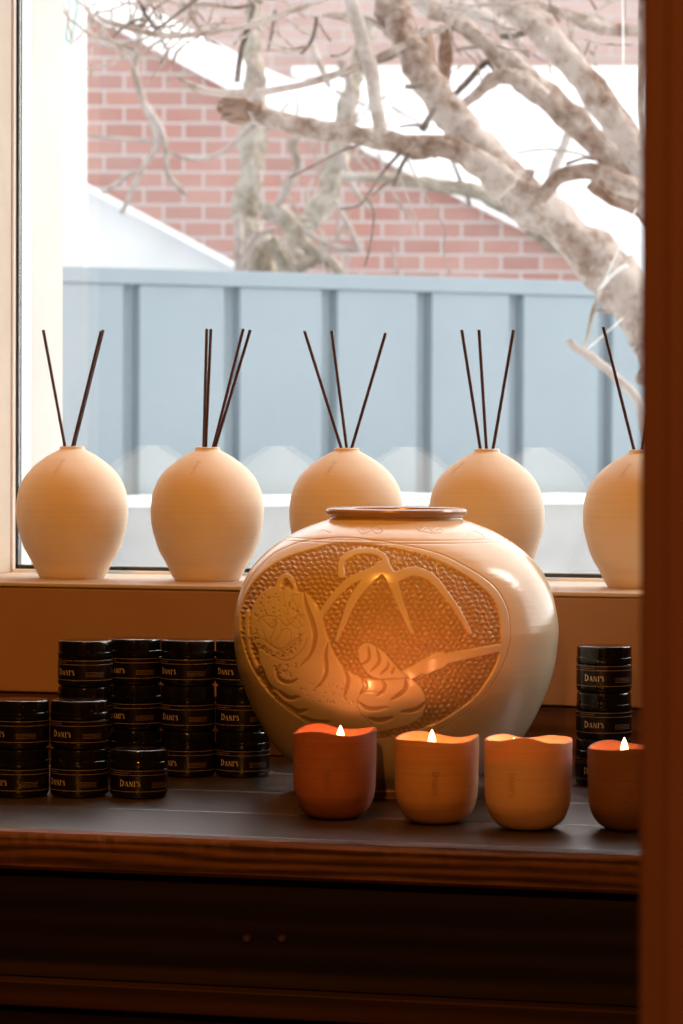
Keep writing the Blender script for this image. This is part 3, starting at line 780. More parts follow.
for ci_, (px, py, wpx, hpx, mat, lab, fl, sta) in enumerate(cups):
    p = on_z(px, py, TABLE); zc = (p - CAM).dot(FWD); sc = FPX/zc
    R = wpx/2/sc; Hc = hpx/sc
    c = empty('cup_candle', (p.x, p.y, TABLE)); tag(c, lab, 'candle', 'clay cup candles in a row at the table front')
    c.rotation_euler = (0, 0, math.atan2((R3 @ Vector((1, 0, 0))).y, (R3 @ Vector((1, 0, 0))).x))
    outer = [(0, .0004), (.42*R, .0003), (.56*R, .0010), (.72*R, .0042), (.85*R, .0095), (.935*R, .0165), (.975*R, .0245), (.99*R, .036), (R, .050), (1.0*R, Hc - .012), (1.0*R, Hc - .004)]
    op = interp_profile(outer, 46)
    th = .0030
    lipr = [(R - .0002, Hc - .0006), (R - .0010, Hc), (R - .0021, Hc - .0002), (R - th, Hc - .0016)]
    inner = [(R - th, Hc - .008), (R - th - .0002, Hc - .024), (R - th - .001, Hc - .035), (0, Hc - .036)]
    prof = op + lipr + inner
    no = len(op)
    wv = rim_fn(rimtab[ci_])
    def wave(a, k_, prof=prof, Hc=Hc, wv=wv):
        z = prof[k_][1]; t = max(0, min(1, (z - (Hc - .030))/.030)); return wv(a)*t*t*(3 - 2*t)
    MB().lathe(prof, 120, wave=wave).build('cup_body', M[mat], c)
    MB().lathe([(0, Hc - .0168), (.45*R, Hc - .0166), (R - th - .0006, Hc - .0158), (R - th - .0006, Hc - .034), (0, Hc - .034)], 64).build('wax', M['wax'], c)
    # flame place: above the wax, sideways as seen
    q = at(fl[0], (fl[1] + fl[2])/2, zc); off_ = (q - Vector((p.x, p.y, q.z))); off_.z = 0
    xr = off_.length*(1 if (fl[0] - px) > 0 else -1)
    ztop = q.z + (fl[2] - fl[1])/2/sc - TABLE; zbot = Hc - .0125
    if ci_ == 2: ztop = zbot + .013
    mb = MB(); mb.tube([(xr, 0, Hc - .0168), (xr, 0, Hc - .0135), (xr + .0006, 0, Hc - .0112)], [.0007, .0006, .0005], 8); mb.build('wick', M['wick'], c)
    hf = ztop - zbot
    fp = [(0, 0), (.0015, hf*.05), (.0026, hf*.22), (.0032, hf*.42), (.0031, hf*.58), (.0022, hf*.76), (.0009, hf*.92), (0, hf)]
    mb = MB(); mb.lathe(interp_profile(fp, 24), 24)
    f_ = mb.build('flame', M['flame'], c); f_.location = (xr, 0, zbot)
    # stamped name running down the front
    ta = math.radians(sta)
    def cplace(s, t, R=R, ta=ta, Hc=Hc):
        a = ta + t/R; return ((R + .00012)*math.cos(a), (R + .00012)*math.sin(a), Hc - .0235 - s)
    mbt, _w = lettering(cplace, .0056); mbt.build('stamped_name', M[('cup_stamp', 'cup_stamp_orange', 'cup_stamp_tan', 'cup_stamp')[ci_]], c, smooth=False)
    lt = bpy.data.lights.new('candle_light', 'POINT'); lt.energy = (.085, .08, .09, .085)[ci_]; lt.color = (1.0, .30, .10); lt.shadow_soft_size = .0035
    lo = bpy.data.objects.new('candle_light', lt); COL.objects.link(lo)
    w = Matrix.Translation(c.location) @ Matrix.Rotation(c.rotation_euler.z, 4, 'Z') @ Vector((xr, 0, zbot + .0035))
    lo.location = w + Vector((0, -.0, 0))

# ================================================================== OUTSIDE
RIGHT = Vector((math.cos(YAW), math.sin(YAW), 0)); FW = Vector((-math.sin(YAW), math.cos(YAW), 0))
def frame_at(px, depth, z, turn):        # a frame whose x axis runs to the right, turned about z (receding to the right)
    p = at(px, 430, depth); p.z = z
    return Matrix.Translation(p) @ Matrix.Rotation(YAW + turn, 4, 'Z')
GZ = -.35
tag(MB().box(-14, 16, .17, 32, GZ - .1, GZ).build('snowy_ground', M['snow'], smooth=False), 'snow-covered yard', 'ground', None, 'structure')
# fence
TF = math.radians(27)
FT = frame_at(341.5, 8.6, 0, TF)
fence = empty('metal_fence', FT.to_translation() + Vector((0, 0, GZ))); fence.rotation_euler = (0, 0, YAW + TF)
tag(fence, 'blue-grey metal panel fence with upright ribs outside the window', 'fence')
fp0 = FT.to_translation(); fdir = (FT.to_3x3() @ Vector((1, 0, 0)))
def fence_t(px):
    r = ray(px, 430); # intersect horizontally
    a = np.array([[r.x, -fdir.x], [r.y, -fdir.y]]); b = np.array([fp0.x - CAM.x, fp0.y - CAM.y])
    s = np.linalg.solve(a, b); return s[1]
ts = [fence_t(x) for x in (131, 231, 327.5, 420.5, 513, 605)]
print('fence rib t', [round(t, 3) for t in ts])
pitch = (ts[-1] - ts[0])/5; t0 = ts[0]
ftop = CAM.z + 155.5/FPX*8.6
HT = ftop - GZ
slot = .036
for k_ in range(-6, 12):
    a = t0 + k_*pitch
    x0, x1 = a + slot/2, a + pitch - slot/2
    mb = MB()
    vs = [(x0 - .004, .030, 0), (x0 + .006, 0, 0), (x1 - .006, 0, 0), (x1 + .004, .030, 0)]
    top = [(x, y, HT - .042) for x, y, _ in vs]
    vs2 = vs + top
    mb.add(vs2, [(0, 1, 5, 4), (1, 2, 6, 5), (2, 3, 7, 6), (3, 0, 4, 7), (3, 2, 1, 0), (4, 5, 6, 7)])
    mb.build('fence_panel', M['fence'], fence, smooth=False, bevel=.002)
    mb = MB(); mb.box(a - slot/2 + .0045, a + slot/2 - .0045, .028, .034, 0, HT - .042); mb.build('fence_rib', M['fence'], fence, smooth=False)
mb = MB(); mb.box(t0 - 6*pitch, t0 + 12*pitch, -.006, .040, HT - .0415, HT)
mb.build('top_rail', M['fence'], fence, smooth=False, bevel=.003)
# low wall before the fence with a cap of snow
LT = frame_at(341.5, 8.2, 0, TF)
lw = empty('garden_wall', LT.to_translation() + Vector((0, 0, GZ))); lw.rotation_euler = (0, 0, YAW + TF)
tag(lw, 'low pale concrete wall with a thin cap of snow in front of the fence', 'wall')
zc_ = CAM.z - (498 - 430)/FPX*8.2
mb = MB(); mb.box(-4, 5, 0, .30, 0, zc_ - GZ - .018); mb.build('wall_body', M['concrete'], lw, smooth=False)
mb = MB(); n = 160; vs = []; fs = []
rs = random.Random(4); hz_ = 0
for i in range(n):
    x = -4 + 9*i/(n - 1); hz_ = .8*hz_ + rs.gauss(0, .0012)
    top = zc_ - GZ + hz_
    vs += [(x, -.012, zc_ - GZ - .0175), (x, -.014 + hz_, top - .009), (x, .01, top), (x, .27, top + .002), (x, .31, zc_ - GZ - .0175)]
for i in range(n - 1):
    for j_ in range(5):
        jj = (j_ + 1) % 5; fs.append((i*5 + j_, (i + 1)*5 + j_, (i + 1)*5 + jj, i*5 + jj))
fs += [(0, 1, 2, 3, 4), tuple((n - 1)*5 + q for q in (4, 3, 2, 1, 0))]
mb.add(vs, fs); mb.build('snow_cap', M['snow'], lw)

def prism(T, pts, depth, name, mat, parent=None):          # outline in the frame's x-z plane, pushed back by depth
    n_ = len(pts); vs = [T @ Vector((x, 0, z)) for x, z in pts] + [T @ Vector((x, depth, z)) for x, z in pts]
    fs = [tuple(range(n_)), tuple(range(2*n_ - 1, n_ - 1, -1))] + [(i, n_ + i, n_ + (i + 1) % n_, (i + 1) % n_) for i in range(n_)]
    return vs, fs
def screen_pts(px_pts, depth, turn):
    """points of an outline on an upright plane through the given distance"""
    T = frame_at(341.5, depth, 0, turn); Ti = T.inverted(); nrm = T.to_3x3() @ Vector((0, 1, 0)); o = T.to_translation(); out = []
    for x, y in px_pts:
        r = ray(x, y); s = (o - CAM).dot(nrm)/r.dot(nrm); q = Ti @ (CAM + r*s); out.append((q.x, q.z))
    return T, out
def solid(name, px_pts, depth, turn, thick, mat, parent=None, smooth=False):
    T, pts = screen_pts(px_pts, depth, turn)
    Pm = Matrix.Translation(parent.location) @ Matrix.Rotation(parent.rotation_euler.z, 4, 'Z'); Q = Pm.inverted() @ T
    n_ = len(pts)
    vs = [Q @ Vector((x, 0, z)) for x, z in pts] + [Q @ Vector((x, thick, z)) for x, z in pts]
    fs = [tuple(range(n_)), tuple(range(2*n_ - 1, n_ - 1, -1))] + [(i, n_ + i, n_ + (i + 1) % n_, (i + 1) % n_) for i in range(n_)]
    return MB().add(vs, fs).build(name, mat, parent, smooth=smooth)
def bld(name, depth, turn, label, cat, px=341.5):
    e = empty(name, (0, 0, 0)); p = at(px, 430, depth); p.z = GZ; e.location = p; e.rotation_euler = (0, 0, YAW + turn)
    bpy.context.view_layer.update(); return tag(e, label, cat)
GY_ = 430 + 1.35*FPX/12.5
b1 = bld('brick_house', 12.5, 0.0, 'red brick house wall with sloping top edge behind the fence', 'building')
solid('brick_wall', [(40, -14), (89, 12), (224, 84), (360, 146), (452, 192), (519, 225), (760, 345), (760, GY_), (40, GY_)], 12.5, 0, .9, M['brick'], b1)
solid('roof_verge', [(20, -36), (89, 2), (224, 74), (360, 136), (452, 182), (519, 215), (760, 335), (760, 347), (519, 227.5), (452, 194.5), (360, 148.5), (224, 86.5), (89, 14.5), (20, -24)], 12.45, 0, 1.1, M['render_white'], b1)
solid('snow_on_roof', [(30, -95), (127, -4), (236, 53), (264, 68), (292, 80), (330, 77), (760, 77), (760, 334), (519, 214), (360, 135), (224, 73), (20, -37)], 12.9, 0, 1.2, M['snow'], b1)
GY2 = 430 + 1.35*FPX/18
b2 = bld('brick_building', 18, 0.0, 'pale pink brick building farther back above the snowy roof', 'building')
solid('brick_wall', [(120, -60), (900, -60), (900, GY2), (120, GY2)], 18, 0, 3, M['brick_far'], b2)
solid('window_lintel', [(292, 66), (720, 66), (720, 76), (292, 76)], 17.95, 0, .2, M['render_white'], b2)
GY3 = 430 + 1.35*FPX/10.8
b3 = bld('garden_shed', 10.8, 0.0, 'white lean-to shed with slanting top, left behind the fence', 'shed', 150)
solid('shed_wall', [(60, 176), (88, 189), (244, 272), (300, 302), (300, GY3), (60, GY3)], 10.8, 0, .8, M['shed_paint'], b3)
solid('shed_roof', [(60, 171), (88, 184), (244, 267), (306, 299), (306, 304.5), (244, 273), (88, 190), (60, 177)], 10.75, 0, .95, M['snow'], b3)
GY4 = 430 + 1.35*FPX/10.2
b4 = bld('white_house_corner', 10.2, 0.0, 'bright white wall corner beside the left window frame', 'building', 60)
solid('corner_wall', [(-260, -80), (82, -80), (82, GY4), (-260, GY4)], 10.2, 0, .12, M['render_white'], b4)
solid('corner_trim', [(82, -80), (84.5, -80), (84.5, GY4), (82, GY4)], 10.17, 0, .06, M['shed_paint'], b4)

# ------------------------------------------------------------------ trees
def branch(parent, pts, depth, mat, name='branch', lump=.16, dd=0.0, n=12, seed=None, step=.05):
    """pts: (px, py, r_px[, extra depth])"""
    P = []
    for k_, q in enumerate(pts):
        d = depth + (q[3] if len(q) > 3 else 0) + dd*k_/(len(pts) - 1)
        w = at(q[0], q[1], d); P.append((w.x, w.y, w.z, q[2]*d/FPX))
    C_ = catmull(P, min(step, .018) if (max(q[3] for q in P) > .011 and name in ('branch', 'trunk')) else step)
    sd = seed if seed is not None else int(abs(pts[0][0]*7 + pts[0][1]*13))
    rn = random.Random(sd)
    pp = [Vector(c[:3]) for c in C_]; rr_ = [max(.0012, c[3]) for c in C_]
    if lump:
        pp = [p + Vector((rn.gauss(0, 1), rn.gauss(0, 1), rn.gauss(0, 1)))*r*.05 for p, r in zip(pp, rr_)]
    o0 = Vector(parent.location)
    big = max(rr_) > .011 and name in ('branch', 'trunk')
    mb = MB(); mb.tube([p - o0 for p in pp], rr_, 22 if big else n, lump*(.6 if big else 1), sd)
    if big:                                  # knotted, wrinkled surface
        ns = 22; nv = []
        for i in range(len(pp)):
            c0 = pp[i] - o0; f = 1/max(rr_[i], .012)
            for j in range(ns):
                v = Vector(mb.v[i*ns + j]); q = v + o0
                dsp = .30*mnoise.noise(q*f*.9) + .16*mnoise.noise(q*f*2.3) + .09*mnoise.noise(q*f*5)
                nv.append(tuple(c0 + (v - c0)*(1 + dsp)))
        mb.v[:len(nv)] = nv
    # knots
    if lump and max(rr_) > .012:
        for _ in range(int(len(pp)*(.10 if big else .22))):
            i = rn.randrange(1, len(pp) - 1); t = (pp[i + 1] - pp[i - 1]).normalized(); u = t.orthogonal().normalized(); w = t.cross(u)
            a = rn.uniform(0, 6.28); d = u*math.cos(a) + w*math.sin(a); r = rr_[i]
            c0 = pp[i] + d*r*.55 - o0; c1 = pp[i] + d*r*rn.uniform(1.05, 1.35) - o0
            mb.tube([c0, (c0 + c1)/2, c1], [r*.45, r*.36, r*.14], 7, .15, sd + i)
    return mb.build(name, mat, parent)
p_ = at(800, 900, 6.0); p_.z = GZ
t1 = empty('old_tree', p_); tag(t1, 'large bare tree with thick pale knotted limbs crossing the window from the right', 'tree')
B, BP, BM_, BD, BB = M['bark'], M['bark_pale'], M['bark_moss'], M['bark_dark'], M['bark_brown']
gp = (GZ - CAM.z); ground_y = 430 - gp*FPX/6.0
branch(t1, [(386, -22, 17), (390, 0, 17), (402, 28, 16.5), (422, 72, 16.5), (446, 108, 17), (478, 146, 19), (520, 192, 21), (560, 226, 21), (600, 262, 23), (640, 308, 27), (690, 385, 36), (745, 540, 46), (790, 800, 55), (800, ground_y, 70)], 6.0, B, 'trunk')
branch(t1, [(222, 107, 8, .25), (240, 108, 9, .2), (262, 116, 9), (290, 124, 9.5), (320, 130, 10), (350, 133, 9.5), (390, 142, 10.5), (425, 146, 11), (455, 150, 12), (485, 168, 14), (510, 190, 14)], 5.85, B)
branch(t1, [(488, -24, 12), (500, -6, 12.5), (530, 22, 13), (558, 48, 13), (585, 80, 13.5), (605, 108, 14.5), (628, 138, 16), (655, 178, 18), (690, 250, 24), (735, 400, 34), (760, 600, 40)], 5.7, B)
branch(t1, [(428, 10, 9), (446, 14, 9), (462, 24, 9), (485, 42, 9), (505, 60, 11), (525, 78, 13), (548, 98, 14), (575, 122, 14), (600, 146, 13), (625, 168, 14), (660, 215, 17), (705, 320, 22), (745, 500, 26)], 6.15, B)
branch(t1, [(462, 106, 4.5), (476, 95, 5.5), (490, 82, 6.5), (505, 76, 7), (522, 80, 9), (545, 98, 9)], 6.05, B)
branch(t1, [(516, 185, 6.5), (532, 191, 7), (542, 197, 7), (549, 186, 6.5), (560, 176, 7), (580, 171, 8), (600, 173, 9), (620, 182, 10), (650, 205, 12), (690, 280, 14)], 5.55, B)
branch(t1, [(590, 183, 6), (605, 194, 7), (625, 202, 8), (655, 222, 10), (690, 290, 12)], 5.7, BB)
branch(t1, [(346, -20, 6.5), (352, 4, 6.8), (361, 34, 7), (370, 68, 7), (376, 100, 7), (382, 134, 7.5)], 5.75, BP)
branch(t1, [(568, 340, 3.8), (577, 349, 4.2), (590, 356, 4.2), (609, 371, 4.4), (630, 390, 5.2), (640, 405, 6), (655, 450, 8), (700, 560, 10), (745, 640, 12)], 5.5, BP)
branch(t1, [(540, 4, 4), (565, 14, 5.5), (592, 24, 6.5), (615, 30, 6.5), (660, 35, 7), (700, 80, 9), (735, 300, 12)], 6.4, B)
branch(t1, [(646, -20, 5), (644, 20, 5), (643, 60, 5), (641, 110, 4), (650, 170, 5)], 5.3, B)
branch(t1, [(466, 8, 2.6), (452, 19, 3), (442, 30, 3.4), (427, 31, 3), (421, 36, 3)], 5.8, B)
branch(t1, [(446, 26, 6), (446, 52, 6.5), (444, 84, 6.5), (448, 104, 6)], 6.15, BB)
branch(t1, [(424, 28, 4.5), (428, 44, 5.5), (431, 62, 5)], 6.1, BB)
branch(t1, [(408, -12, 8), (430, 6, 9), (462, 8, 9), (490, 20, 7), (520, 44, 5)], 6.5, BP)
for e0, e1, ra, rb in (((217, 109), (246, 110), 2.2, 8.5), ((219, 101), (246, 106), 2.4, 6), ((223, 97), (247, 103), 2, 5), ((221, 117), (248, 114), 2.2, 6), ((228, 120), (250, 117), 1.8, 5), ((232, 99), (262, 108), 2.5, 6)):
    branch(t1, [(e0[0], e0[1], ra), ((e0[0] + e1[0])/2, (e0[1] + e1[1])/2 + 1.5, (ra + rb)*.62), (e1[0], e1[1], rb)], 5.83, BB, lump=.35, step=.01)
branch(t1, [(600, 180, 3), (612, 195, 3), (640, 205, 4)], 5.4, B)
# thinner branches
thin = [
    ([(96, 14, 1.6), (104, 20, 2.4), (133, 29, 2.8), (171, 36, 3.2), (200, 34, 3), (236, 28, 3), (260, 22, 3), (288, 12, 2.6), (317, 3, 2.4), (345, -10, 2.4)], 5.6, B),
    ([(178, 77, 2.6), (186, 83, 3.2), (197, 88, 3.8), (221, 93, 4), (260, 92, 4.2), (288, 88, 4), (317, 80, 4), (352, 69, 3.5), (380, 57, 3.5), (405, 44, 3.5)], 5.8, B),
    ([(157, 29, 1.5), (175, 16, 1.8), (198, -2, 2)], 5.6, BD),
    ([(113, 38, 1.2), (122, 28, 1.6), (139, 19, 1.6), (148, 22, 1.4)], 5.6, BD),
    ([(140, 5, 1.2), (152, 24, 1.5), (158, 34, 1.5)], 5.7, BD),
    ([(96, 36, 1.2), (120, 44, 1.8), (138, 52, 2)], 6.2, BP),
    ([(256, -6, 2.6), (250, 23, 2.6), (241, 50, 2.8), (237, 82, 3)], 6.1, BD),
    ([(317, 17, 2.2), (313, 38, 2.2), (301, 54, 1.8)], 5.8, BD),
    ([(322, 15, 3), (345, 15, 3.2), (368, 19, 3.2), (386, 30, 3.2)], 6.0, B),
    ([(340, 76, 2.6), (362, 66, 2.8), (390, 58, 2.6), (410, 46, 2.6)], 6.2, BD),
    ([(289, 178, 1.1), (311, 167, 1.4), (337, 153, 1.6), (363, 143, 1.8)], 5.8, BD),
    ([(401, 152, 1.8), (388, 166, 1.6), (376, 182, 1.7), (366, 197, 1.5), (359, 206, 1.6), (340, 209, 1.4)], 5.8, BD),
    ([(409, 153, 2.2), (402, 165, 2), (393, 187, 1.9)], 5.8, BD),
    ([(366, 197, 1.2), (374, 212, 1.1), (371, 241, 1.1), (365, 266, 1)], 5.8, BD),
    ([(407, 158, .9), (420, 185, .9), (442, 223, .9), (446, 232, 1), (443, 245, 1), (446, 262, .9), (451, 275, .8)], 5.8, BP),
    ([(399, 172, .9), (412, 210, .9), (420, 226, .9)], 5.8, BP),
    ([(435, 108, 3), (429, 118, 3.2), (422, 131, 3.6)], 5.9, BD),
    ([(399, 127, 1.3), (412, 125, 1.4), (424, 126, 1.4)], 5.9, BD),
    ([(459, 90, 2.8), (472, 77, 3), (486, 62, 3), (498, 60, 2.6)], 6.2, BD),
    ([(430, 116, 3), (445, 104, 3), (459, 90, 2.8)], 6.2, BD),
    ([(405, 86, 3), (414, 87, 3), (424, 84, 3.2)], 5.9, BD),
    ([(486, 62, 1.8), (496, 72, 1.8), (492, 84, 1.4)], 6.2, BD),
    ([(544, 36, 1.6), (548, 56, 1.6), (551, 74, 1.2)], 6.0, B),
    ([(500, 36, 3), (515, 36, 3.2), (528, 30, 4)], 5.9, BD),
    ([(455, 50, 2), (475, 47, 1.8), (500, 48, 1.6)], 6.3, BD),
    ([(448, 12, 2), (470, 6, 2), (505, 4, 2.2), (540, 2, 2)], 5.6, BP),
    ([(516, 153, 1.4), (545, 149, 1.4), (575, 153, 1.4), (600, 160, 1.6)], 6.6, BM_),
    ([(500, 30, 1.2), (515, 10, 1.2), (520, -5, 1.2)], 6.2, BP),
    ([(596, 160, 1.4), (585, 158, 1.4), (566, 164, 1.6)], 5.5, BD),
    ([(552, 112, 1.5), (556, 118, 1.8), (562, 112, 2)], 6.1, BD),
    ([(372, 196, 1.2), (385, 184, 1), (400, 176, 1)], 6.2, BD),
    ([(614, 312, 3), (606, 311, 2), (596, 310, 1.4)], 5.8, BP),
    ([(178, 6, 1.6), (205, 4, 1.6), (236, 8, 1.6), (262, 2, 1.6)], 6.3, BD),
    ([(275, 10, 1.6), (272, 32, 1.6), (268, 50, 1.3)], 6.3, BD),
]
for pts, d, m in thin: branch(t1, pts, d, m, 'twig', lump=.10, n=8, step=.04)
rt = random.Random(21)
mbt = MB(); o0 = Vector(t1.location)
for _ in range(150):                                      # fine brushwood at the crown's tips
    x, y = rt.choice([(rt.uniform(70, 200), rt.uniform(-10, 40)), (rt.uniform(90, 340), rt.uniform(-10, 60)), (rt.uniform(420, 640), rt.uniform(-10, 60))])
    a = rt.uniform(0, 6.28); L_ = rt.uniform(18, 55); d = rt.uniform(5.6, 6.8)
    pts = [at(x, y, d) - o0]
    for s_ in range(3):
        a += rt.uniform(-.5, .5); x += math.cos(a)*L_/3; y += math.sin(a)*L_/3; pts.append(at(x, y, d) - o0)
    mbt.tube(pts, [.0028, .0024, .0019, .0013], 6)
tag(mbt.build('fine_twig', M['bark'], t1), None, None, None, 'stuff')

p_ = at(258, 430, 9.9); p_.z = GZ
t2 = empty('twisted_tree', p_); tag(t2, 'twisted mossy tree trunks behind the fence, left of the window centre', 'tree')
g2 = 430 - gp*FPX/9.9
branch(t2, [(256, -20, 7), (252, 40, 8), (256, 90, 10), (252, 130, 12), (252, 172, 12), (246, 202, 13), (252, 245, 15), (258, 300, 18), (258, g2, 22)], 9.9, BM_, 'trunk', lump=.3, step=.09)
branch(t2, [(262, 212, 8), (279, 214, 9), (292, 226, 9), (304, 242, 8), (317, 254, 6.5), (337, 268, 5), (350, 300, 5)], 9.7, BM_, 'branch', lump=.2)
branch(t2, [(372, 20, 6), (360, 60, 7), (351, 95, 9), (343, 125, 9), (338, 155, 10), (330, 190, 11), (314, 216, 12), (300, 236, 12), (284, 272, 14), (270, 330, 16)], 10.1, BM_, 'branch', lump=.3)
branch(t2, [(300, 130, 3.5), (293, 148, 4.5), (299, 160, 4.5), (290, 182, 4.5), (276, 208, 4)], 9.6, BP)
branch(t2, [(276, 229, 3.2), (264, 232, 3.8), (252, 240, 4), (246, 258, 4), (243, 285, 4)], 9.4, BP, 'vine', lump=.05)
branch(t2, [(238, 214, 4), (239, 240, 4.5), (238, 275, 4.5), (238, 320, 4)], 9.45, BP)
branch(t2, [(270, 240, 7), (282, 256, 8), (290, 275, 9), (290, 320, 9)], 9.8, BM_, lump=.3)
branch(t2, [(325, 240, 4), (318, 258, 5), (300, 268, 5), (290, 266, 5)], 9.7, BM_, lump=.2)
branch(t2, [(335, 200, 3), (349, 227, 3), (359, 250, 3)], 9.5, BP)
branch(t2, [(299, 227, 3), (320, 240, 3), (337, 247, 3), (359, 250, 3)], 9.5, BP)
branch(t2, [(340, 150, 2.5), (352, 183, 2.5), (360, 198, 2.4), (369, 210, 2.2)], 9.5, BP)
branch(t2, [(340, 60, 4), (352, 90, 4.5), (348, 120, 4)], 9.6, BP)
branch(t2, [(313, 45, 3), (318, 60, 3.5), (330, 88, 3)], 9.8, BP)
branch(t2, [(250, 60, 4), (262, 80, 4.5), (255, 110, 5)], 9.6, BP)
branch(t2, [(340, 176, 4), (380, 178, 5), (417, 182, 6), (452, 188, 7), (478, 192, 8), (492, 200, 7), (520, 219, 6), (548, 242, 6), (575, 262, 6), (620, 330, 8)], 9.3, BM_, 'branch', lump=.15)
branch(t2, [(576, 112, 4), (568, 135, 4.5), (560, 155, 4.5), (553, 180, 4.5), (560, 240, 5), (575, 262, 5)], 9.2, BP)
branch(t2, [(452, 160, 1.6), (470, 205, 1.6)], 9.3, BD, 'twig')
t3 = t2
branch(t3, [(150, -10, 2), (140, 30, 3), (137, 57, 3.2), (135, 73, 3.6), (144, 103, 3.6), (155, 128, 3.6), (156, 148, 3.2), (140, 171, 3), (126, 204, 2.4), (121, 214, 1.6)], 9.6, BP, 'stem', lump=.05)
branch(t3, [(146, 106, 3), (161, 128, 3.2), (166, 150, 3), (167, 172, 3), (176, 184, 3), (187, 195, 2.4)], 9.6, BP, 'stem', lump=.05)
branch(t3, [(88, 136, 2), (120, 139, 2), (155, 141, 2.4)], 9.6, BP, 'stem', lump=.05)
branch(t3, [(134, 171, 2.4), (118, 182, 2.4), (102, 194, 2)], 9.6, BP, 'stem', lump=.05)
branch(t3, [(166, 150, 1.6), (185, 158, 2), (210, 158, 2), (240, 138, 2.2), (262, 118, 2)], 9.7, BP, 'stem', lump=.05)
branch(t3, [(88, 30, 2), (100, 44, 2.2), (120, 48, 2.4), (137, 57, 3)], 9.6, BP, 'stem', lump=.05)
rb = random.Random(5); mbp = MB(); o2 = Vector(t2.location)
for _ in range(34):                                      # pale brushwood round the twisted trunks
    x, y = rb.uniform(235, 400), rb.uniform(90, 262); a = rb.choice([-1.2, -1.9, .9, 2.2, 1.6]) + rb.uniform(-.4, .4); d = rb.uniform(9.3, 10.3)
    pts = [at(x, y, d) - o2]
    for q_ in range(4):
        a += rb.uniform(-.4, .4); x += math.cos(a)*13; y += math.sin(a)*13; pts.append(at(x, y, d) - o2)
    mbp.tube(pts, [.0062, .0056, .0048, .0038, .0024], 6)
tag(mbp.build('fine_twig', M['bark_pale'], t2), None, None, None, 'stuff')
# green wire hanging top left
q0 = at(72, 0, 6.3); hw = empty('garden_wire', q0); tag(hw, 'small loop of green wire hanging at the top left', 'wire')
branch(hw, [(64, -8, 1), (70, 4, 1), (67, 22, 1), (66, 38, 1.4), (71, 42, 1.2), (74, 24, 1), (77, 8, 1), (76, -8, 1)], 6.3, M['twig_green'], 'wire_loop', lump=.05, step=.02)
# twine on the thick limb
q0 = at(600, 290, 5.75); tw = empty('tied_twine', q0); tag(tw, 'pale twine tied round the thick limb beside the door post', 'twine')
branch(tw, [(599, 290, 1.8, .0), (604, 284, 2, -.03), (612, 275, 2, -.04), (622, 268, 2, -.02), (627, 266, 1.6, .03)], 5.72, M['twine'], 'loop', lump=.1, step=.01)
branch(tw, [(640, 200, .9), (626, 232, .9), (612, 264, .9), (601, 289, 1)], 5.62, M['twine'], 'string', lump=.0, step=.05)
branch(tw, [(601, 288, 1.6), (597, 300, 2.6), (592, 315, 2.2), (589, 330, 1.4), (583, 352, 1)], 5.6, BM_, 'string', lump=.3, step=.01)
branch(tw, [(623, 318, .8), (606, 333, .8), (585, 351, .8)], 5.55, M['twine'], 'string', lump=.0, step=.05)
hs = empty('hanging_string', at(623, 0, 5.2)); tag(hs, 'thin pale string hanging down at the upper right', 'string')
branch(hs, [(622.5, -20, 1.1), (623, 40, 1.1), (623, 94, .9)], 5.2, M['twine'], 'strand', lump=.0, step=.1)

# ================================================================== LIGHT
def area(name, loc, target, energy, color, size, size_y=None):
    l = bpy.data.lights.new(name, 'AREA'); l.energy = energy; l.color = color; l.size = size
    if size_y: l.shape = 'RECTANGLE'; l.size_y = size_y
    o = bpy.data.objects.new(name, l); COL.objects.link(o); o.location = loc
    o.rotation_euler = (Vector(target) - Vector(loc)).to_track_quat('-Z', 'Y').to_euler(); return o
def spot(name, loc, target, energy, color, rad, ang, blend=.6):
    l = bpy.data.lights.new(name, 'SPOT'); l.energy = energy; l.color = color; l.shadow_soft_size = rad
    l.spot_size = math.radians(ang); l.spot_blend = blend
    o = bpy.data.objects.new(name, l); COL.objects.link(o); o.location = loc
    o.rotation_euler = (Vector(target) - Vector(loc)).to_track_quat('-Z', 'Y').to_euler(); return o
WARM = (1.0, .37, .05)
spot('ceiling_spot', (.08, -1.55, 2.55), (-.20, -.38, .80), 86, WARM, .03, 52, .9)
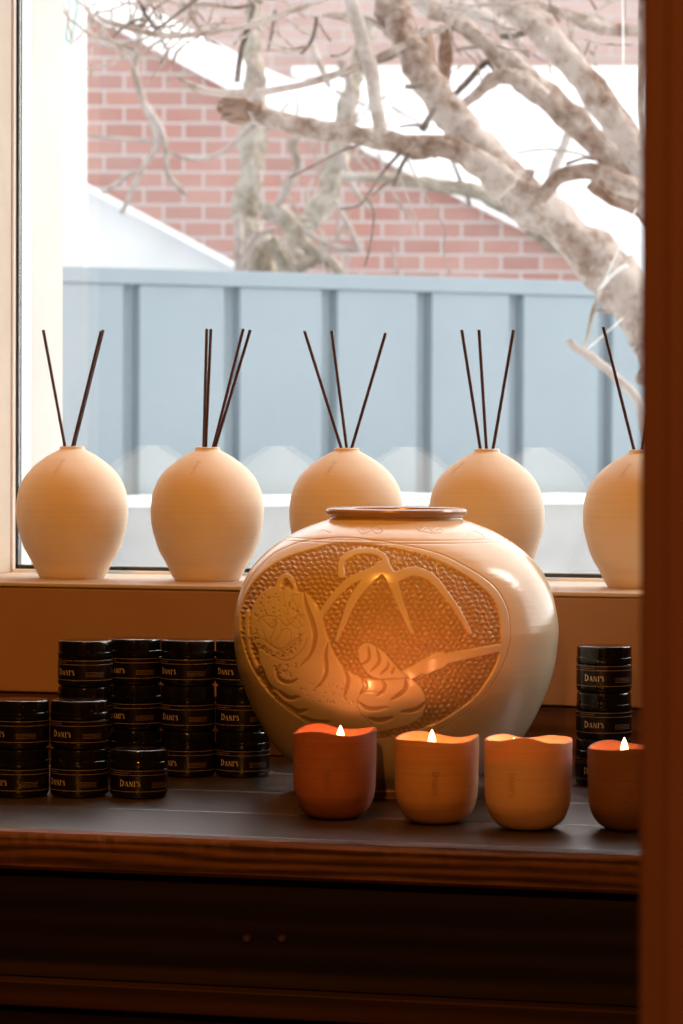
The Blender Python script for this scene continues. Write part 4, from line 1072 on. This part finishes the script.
def point(name, loc, e, color, rad):
    l = bpy.data.lights.new(name, 'POINT'); l.energy = e; l.color = color; l.shadow_soft_size = rad
    o = bpy.data.objects.new(name, l); COL.objects.link(o); o.location = loc; return o
point('room_lamp', (-2.2, -2.6, 1.9), 4.5, WARM, .05)
point('room_lamp', (.75, -3.9, 1.75), 70, WARM, .02)

sl = bpy.data.lights.new('hazy_sun', 'SUN'); sl.energy = 3.0; sl.angle = math.radians(26); sl.color = (1.0, .96, .89)
so = bpy.data.objects.new('hazy_sun', sl); COL.objects.link(so); so.location = (3, 3, 5)
so.rotation_euler = Vector((.893, .47, .72)).to_track_quat('Z', 'Y').to_euler()
w = bpy.data.worlds.new('overcast'); scn.world = w; w.use_nodes = True
N = w.node_tree.nodes; Lk = w.node_tree.links; bg = N['Background']
tc = N.new('ShaderNodeTexCoord'); dt = N.new('ShaderNodeVectorMath'); dt.operation = 'DOT_PRODUCT'
dv = Vector((.62, .62, .48)).normalized(); dt.inputs[1].default_value = dv
Lk.new(tc.outputs['Generated'], dt.inputs[0])
r = N.new('ShaderNodeValToRGB'); e = r.color_ramp.elements
e[0].position = .0; e[0].color = (.50, .53, .56, 1); e[1].position = 1.0; e[1].color = (1.0, .99, .97, 1)
Lk.new(dt.outputs['Value'], r.inputs['Fac']); Lk.new(r.outputs['Color'], bg.inputs['Color'])
bg.inputs['Strength'].default_value = 3.9

# ================================================================== CAMERA
cd = bpy.data.cameras.new('camera'); co = bpy.data.objects.new('camera', cd); COL.objects.link(co)
co.matrix_world = Matrix.Translation(CAM) @ R3.to_4x4()
cd.sensor_fit = 'VERTICAL'; cd.sensor_height = 36; cd.sensor_width = 24; cd.lens = FPX*36/1024
cd.clip_start = .05; cd.clip_end = 200
cd.dof.use_dof = True; cd.dof.focus_distance = 2.72; cd.dof.aperture_fstop = 18
scn.camera = co
scn.view_settings.view_transform = 'Standard'; scn.view_settings.look = 'None'
scn.view_settings.gamma = 1; scn.view_settings.use_curve_mapping = False
scn.view_settings.exposure = 0.0
scn.cycles.use_denoising = True
scn.cycles.caustics_reflective = False
scn.cycles.transparent_max_bounces = 16
scn.cycles.sample_clamp_indirect = 6
